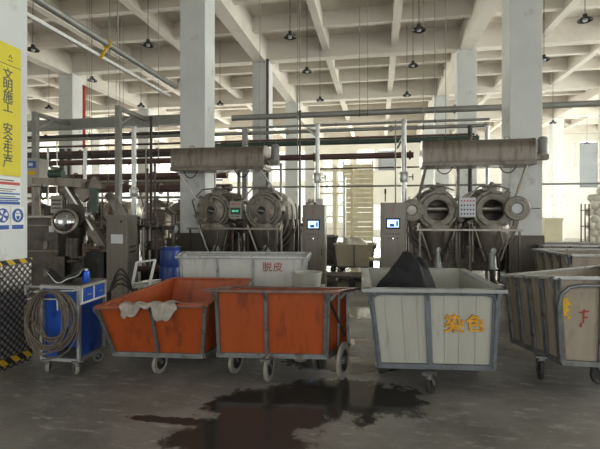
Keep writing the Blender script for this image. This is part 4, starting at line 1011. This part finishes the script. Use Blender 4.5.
for (z0,z1) in ((1.1,1.14),(1.02,1.05)):
    q0 = a+us*.08+ns*.004; q1 = a+us*(fy_.length-.1)+ns*.004; part(MB().bar(q0+V((0,0,z0)), q1+V((0,0,z0)), .01, .03), 'vent_slot', 'black', t)
# white framed folding chair / stand by the cabinet
p = place(142,6.0); t = thing('folding_frame', 'pale metal frame leaning behind the left orange bin', 'frame', p, TH-.25)
k3 = 6.0/440; m3 = lambda px, py, d=0: V(((px-142)*k3, d, EYE+(215-py)*k3))
q = [m3(131,285,0),m3(133,263,.06),m3(154,260,.06),m3(151,282,0)]
for i, (a_, b_) in enumerate(((0,1),(1,2),(2,3))): part(MB().bar(q[a_], q[b_], .03, .025), 'tube', 'pipe_white', t)
for a_, b_ in ((q[0],m3(128,330,-.1)),(q[3],m3(149,330,-.1))): part(MB().bar(a_, V((b_.x,b_.y,.0)), .03, .025), 'leg', 'pipe_white', t)
for i in range(3): part(MB().hexa([m3(133,288-i*2,-.05),m3(152,286-i*2,-.05),m3(152,286-i*2,.25),m3(133,288-i*2,.25)],[m3(133,287-i*2,-.05),m3(152,285-i*2,-.05),m3(152,285-i*2,.25),m3(133,287-i*2,.25)]), 'slat', 'pipe_white', t)
p0 = place(120,6.2)
cbm = MB(); rr = random.Random(3)
for j in range(4):
    pts = []; 
    for i in range(16): u = i/15; q = at(109+u*24, 292-math.sin(u*PI)*(8+j*5)+rr.uniform(-.6,.6), 5.9+.03*j); pts.append(q-p0)
    cbm.tube(pts, .012, 6)
for s_ in (109,133):
    q = at(s_,292,5.95)-p0; cbm.tube([q, V((q.x,q.y,.01))], .03, 8)
o = cbm.build('cable_loops', 'rubber', None, smooth=True); o.location = p0; tag(o, 'dark cable loops hanging in front of the stainless cabinet', 'cable')
# blue drum
p = place(171,7.2)
t = thing('plastic_drum', 'blue plastic drum behind the left orange bin', 'drum', p)
part(MB().lathe([(.15,0),(.17,.03),(.185,.4),(.175,.42),(.185,.44),(.18,.75),(.17,.77),(.18,.79),(.165,1.0),(.15,1.04)], n=28), 'drum_body', 'blue_drum', t, smooth=True)
part(MB().lathe([(.155,1.035),(.16,1.05),(.16,1.075),(.15,1.08)], n=28), 'lid', 'blue_drum', t, smooth=True)
# pail behind orange bin
p = place(308,5.75)
t = thing('plastic_pail', 'pale plastic pail on a stool behind the right orange bin', 'pail', (p.x,p.y,.0))
part(MB().lathe([(.14,.67),(.165,.675),(.18,.84),(.19,.845),(.19,.855),(.172,.855),(.15,.69),(.001,.69)], n=28, cap=False), 'pail_body', 'bin_white', t, smooth=True)
part(MB().bbox((-.2,-.2,.64),(.2,.2,.67)), 'stool_top', 'frame_light', t)
for sx_ in (-1,1):
    for sy_ in (-1,1): part(MB().bar((sx_*.17,sy_*.17,.0),(sx_*.15,sy_*.15,.64),.03), 'stool_leg', 'frame_light', t)
# ---- manifold with hand wheels in the left gap
def manifold(label, px, z, w, n_, h, seed):
    p = place(px, z); t = thing('pipe_manifold', label, 'pipework', p, TH); rr = random.Random(seed)
    part(MB().tube([(-w/2,0,.55),(w/2,0,.55)], .06, 12), 'lower_header', 'pipe_brown', t, smooth=True)
    part(MB().tube([(-w/2,.1,1.35),(w/2,.1,1.35)], .045, 12), 'upper_header', 'stainless_dark', t, smooth=True)
    for s_ in (-1,1): part(MB().bar((s_*w*.45,0,0),(s_*w*.45,0,.5),.06), 'stand', 'dark_metal', t)
    for i in range(n_):
        x = -w/2+w*(i+.5)/n_; zt = h+rr.uniform(-.35,.15); m = rr.choice(['pipe_brown','stainless','stainless_dark','pipe_dark','pipe_silver'])
        part(MB().tube([(x,0,.55),(x,.0,1.3),(x,.1,zt)], rr.uniform(.018,.035), 8), 'branch_pipe', m, t, smooth=True)
        zv = rr.uniform(.95,1.5); v = part(MB().lathe([(.035,-.09),(.06,-.08),(.06,-.06),(.04,-.05),(.05,0),(.04,.05),(.06,.06),(.06,.08),(.035,.09)], (x,0,zv), n=12), 'valve', rr.choice(['dark_metal','cast_grey']), t, smooth=True)
        part(MB().tube([(x,0,zv),(x,-.14,zv+.02)], .01, 6).tube([(x+.06*math.cos(a), -.14, zv+.02+.06*math.sin(a)) for a in [2*PI*i_/12 for i_ in range(12)]], .009, 6, closed=True), 'hand_wheel', rr.choice(['dark_metal','cast_grey','pipe_brown']), v)
manifold('brown and steel pipe manifold with hand wheels left of the blue drum', 153, 8.6, .75, 6, 1.6, 5)
manifold('dark pipe manifold behind the inclined chute', 92, 9.4, 1.3, 7, 1.9, 8)
manifold('pipe manifold between the left dyeing machine and its screen cabinet', 297, 11.0, .5, 4, 2.0, 9)
manifold('pipe manifold beside the open left port of the right machine', 413, 11.4, .6, 4, 2.0, 11)
# dark pump units
def pump(label, px, z, top, m='dark_metal', w=.5):
    p = place(px, z); t = thing('pump_unit', label, 'pump', p, TH)
    part(MB().bbox((-w/2,-.2,0),(w/2,.3,.5)), 'pump_base', 'dark_metal', t, bevel=.03)
    part(MB().tube([(-w*.4,0,.72),(w*.3,0,.72)], .17, 18), 'motor', m, t, smooth=True)
    part(MB().lathe([(.20,0),(.22,.05),(.22,.12),(.16,.16)], (w*.3,0,.72), (1,0,0), 18), 'volute', m, t, smooth=True)
    part(MB().tube([(w*.3+.08,0,.85),(w*.3+.08,0,top),(w*.3-.1,.1,top+.1)], .055, 12), 'outlet', 'stainless_dark', t, smooth=True)
    part(MB().lathe([(.10,0),(.10,.03),(.04,.04),(.03,.15)], (w*.3+.08,0,top-.3), (0,-1,0), 14), 'gauge', 'label_pale', t, smooth=True)
pump('dark pump with gauge between the stainless cabinet and the blue drum', 160, 9.4, 1.6, w=.7)
pump('dark pump standing far left beyond the box tank', 76, 11.3, 1.5, w=.9)
pump('pump behind the left orange bin beside the left column', 176, 10.6, 1.7, 'cast_grey', w=.8)
# further machines in the hall behind
for (x, y, pr_, lab) in ((-7.5,14.7,(-.5,.55),'twin vessel dyeing machine seen dimly through the left gap'),(-10.15,14.7,(-.5,.55),'twin vessel dyeing machine far behind the polished round window'),(-1.1,0,None,None)):
    if pr_: dyeing_machine('dyeing_machine', lab, x, y, pr_, closed=True)
def process_tank(label, x, y, r, h, m='stainless_dark'):
    t = thing('process_tank', label, 'tank', (x,y,0))
    part(MB().lathe([(r*.3,.35),(r,.6),(r,h),(r*.85,h+.18),(r*.3,h+.28)], n=28), 'tank_shell', m, t, smooth=True)
    for k in range(3): a = k*2*PI/3+.4; part(MB().bar((r*.8*math.cos(a),r*.8*math.sin(a),0),(r*.8*math.cos(a),r*.8*math.sin(a),.9),.08), 'leg', 'dark_metal', t)
    part(MB().lathe([(r*.35,0),(r*.35,.05),(r*.1,.08)], (0,0,h+.26), n=18), 'manhole', 'stainless', t, smooth=True)
    for z in (.9,h-.1): part(MB().lathe([(r*1.01,-.02),(r*1.03,0),(r*1.01,.02)], (0,0,z), n=28, cap=False), 'band', 'stainless', t)
process_tank('steel process tank behind the stainless cabinet', -6.3, 11.9, .5, 1.5)
process_tank('dark process tank behind the signed column gap', -10.7, 12.3, .6, 1.7)
process_tank('steel process tank far beyond the blue drum', -5.3, 13.2, .42, 1.6)
# ================================================================ MIDDLE DISTANCE
p = place(355,12.2); nb = simple_bin(p.x, p.y, 1.05, .9, .80, .0, 'pale cream bin with crossed braces in the middle distance', m='cream', nposts=(2,2), rimm='cream')
heap('cloth_pile', 'white cloth heaped on the cream bin in the middle distance', 'cloth', (p.x,p.y,.72), .5,.42,.30, 'bag', 8, base=.25, bumps=[(-.4,0,.4,.3),(.3,.1,.35,.25)])
p = place(331,12.6); simple_bin(p.x-.12, p.y, .5, .9, 1.0, .1, 'dark narrow bin left of the cream bin in the middle distance', m='stainless_dark', nposts=(1,2), rimm='frame_steel')
def bench(label, px, z, w, h, d, m='cardboard'):
    p = place(px, z); t = thing('low_platform', label, 'platform', p, 0)
    part(MB().bbox((-w/2,-d/2,h-.05),(w/2,d/2,h)), 'deck', m, t)
    for i in range(3): x = -w/2+.06+i*(w-.12)/2; part(MB().bbox((x-.05,-d/2,.0),(x+.05,d/2,h-.05)), 'bearer', 'dark_metal', t)
bench('low pallet on the wet floor in front of the cream bin', 352, 10.3, 1.3, .22, .7, 'stainless_dark')
bench('pale low pallet beside the right screen cabinet', 381, 11.2, .6, .5, .6, 'cream')
# cream scaffold
p = atY(335, 215, 23); t = thing('scaffold', 'pale yellow scaffold tower standing in the bright far bay', 'scaffold', (p.x, 23, 0))
for a_ in (-.9,0,.9):
    for b_ in (-.5,.5): part(MB().bar((a_,b_,0),(a_,b_,4.2),.07), 'pole', 'cream', t)
for z in (.9,1.5,2.1,2.7,3.3,3.9):
    part(MB().bar((-.95,-.5,z),(.95,-.5,z),.05), 'rung', 'cream', t)
    if z in (1.5,2.7,3.9): part(MB().bbox((-.95,-.5,z),(.95,.5,z+.05)), 'platform', 'cream', t)
part(MB().bar((-.9,-.52,.9),(.9,-.52,2.7),.04).bar((.9,-.52,2.7),(-.9,-.52,3.9),.04), 'diagonal_brace', 'cream', t)
p = atY(358, 215, 24); t = thing('roller_door', 'cream slatted roller door panel in the far bay right of the scaffold', 'door', (p.x, 24, 0))
for i in range(16): part(MB().bbox((-.75,-.03,.2+i*.26),(.75,.03,.2+i*.26+.235)), 'slat', 'cream', t)
for s_ in (-1,1): part(MB().bar((s_*.78,0,0),(s_*.78,0,4.5),.07), 'door_jamb', 'cream', t)
# far row of stacked pale bins / boxes
for i, (px, z, w, h, m, lab) in enumerate(((430,16,1.4,1.1,'cream','pale crate far behind the gap of the right machine'),(470,17,1.2,1.0,'cardboard','brown crate far behind the right machine'),(300,17,1.6,1.2,'bin_white','white crate far behind the left screen cabinet'),
                                     (200,18,1.8,1.3,'cream','cream crate glimpsed beyond the left column'),(548,15,.55,1.5,'cream','pale carton stack beside the right column'))):
    p = place(px, z); t = thing('storage_crate', lab, 'crate', p)
    part(MB().bbox((-w/2,-.5,.12),(w/2,.5,h)), 'crate_body', m, t, bevel=.02)
    part(MB().bbox((-w/2,-.5,0),(w/2,.5,.12)), 'pallet', 'cardboard', t)
    part(MB().bbox((-w/2-.02,-.52,h-.08),(w/2+.02,.52,h)), 'lid', m, t)
# ---- rack with translucent bags at right
p = place(592,10.2); rack = thing('bag_rack', 'rust coloured wire rack holding round translucent bags', 'rack', p, 0)
for a_ in (-.42,-.34,-.26): 
    part(MB().bar((a_,-.46,.95),(a_,-.46,1.85),.022), 'upright', 'pipe_brown', rack)
for z in (1.0,1.35,1.70): part(MB().bar((-.44,-.46,z),(-.24,-.46,z),.02), 'rack_rail', 'pipe_brown', rack)
part(MB().bbox((-.5,-.5,.88),(1.4,.6,.95)), 'rack_deck', 'cream', rack)
for a_ in (-.45,1.35):
    for b_ in (-.45,.55): part(MB().bar((a_,b_,0),(a_,b_,.88),.06), 'leg', 'frame_steel', rack)
rr = random.Random(21); nb_ = 0
proto_bag = None
for row in range(8):
    cnt = 9 if row < 6 else (8 if row == 6 else 6)
    for i in range(cnt):
        for dep in range(1 if row < 6 else 2):
            x = -.2+(i+.5*(row % 2))*.175+(0.12*(row-5) if row > 5 else 0); z = 1.05+row*.155; y = -.36+.2*dep+rr.uniform(-.03,.03)
            if proto_bag is None:
                proto_bag = MB().ball((0,0,0), .10, 12, 8, (1,.95,.88), jit=.12, rnd=rr).build('yarn_bag', 'bag', None, smooth=True); o = proto_bag
            else: o = proto_bag.copy(); col.objects.link(o)
            o.location = (p.x+x, p.y+y, z); o.rotation_euler = (rr.uniform(0,6),rr.uniform(0,6),rr.uniform(0,6))
            tag(o, 'round translucent bag in the heap on the rack at the right edge', 'bag', 'translucent bags heaped on the rack')
# backing body of the heap
#END
# ================================================================ LIGHT
w = bpy.data.worlds.new('sky'); sc.world = w; w.use_nodes = True
bg = w.node_tree.nodes['Background']; bg.inputs[0].default_value = (1.0,.985,.93,1); bg.inputs[1].default_value = 1.6
def area(name, loc, size, rot, power, colr):
    l = bpy.data.lights.new(name, 'AREA'); l.shape = 'RECTANGLE'; l.size, l.size_y = size; l.energy = power; l.color = colr
    o = bpy.data.objects.new(name, l); col.objects.link(o); o.location = loc; o.rotation_euler = rot; return o
area('daylight_far', ((X0+X1)/2-0, Y1+1.2, 3.9), (X1-X0, 7), (-PI/2,0,0), 19500, (1.0,.965,.89))
area('daylight_right', (X1+1.2, 19, 4.0), (7, 28), (0,PI/2,0), 10500, (.99,.985,.95))
area('daylight_left', (X0-1.2, 17, 4.0), (7, 30), (0,-PI/2,0), 2500, (1.0,.95,.86))
area('daylight_doors', (6, Y0-2.5, 3.2), (20, 5), (PI/2,0,0), 380, (.84,.92,1.0))

# ================================================================ CAMERA
cd = bpy.data.cameras.new('camera'); cam = bpy.data.objects.new('camera', cd); col.objects.link(cam)
cam.location = (0,0,EYE); cam.rotation_euler = (PI/2,0,TH); cd.sensor_width = 36; cd.lens = F/600*36; cd.shift_y = -9.5/600
cd.clip_end = 200; sc.camera = cam
sc.view_settings.view_transform = 'Standard'; sc.view_settings.look = 'None'; sc.view_settings.gamma = 1; sc.view_settings.use_curve_mapping = False
sc.view_settings.exposure = .15
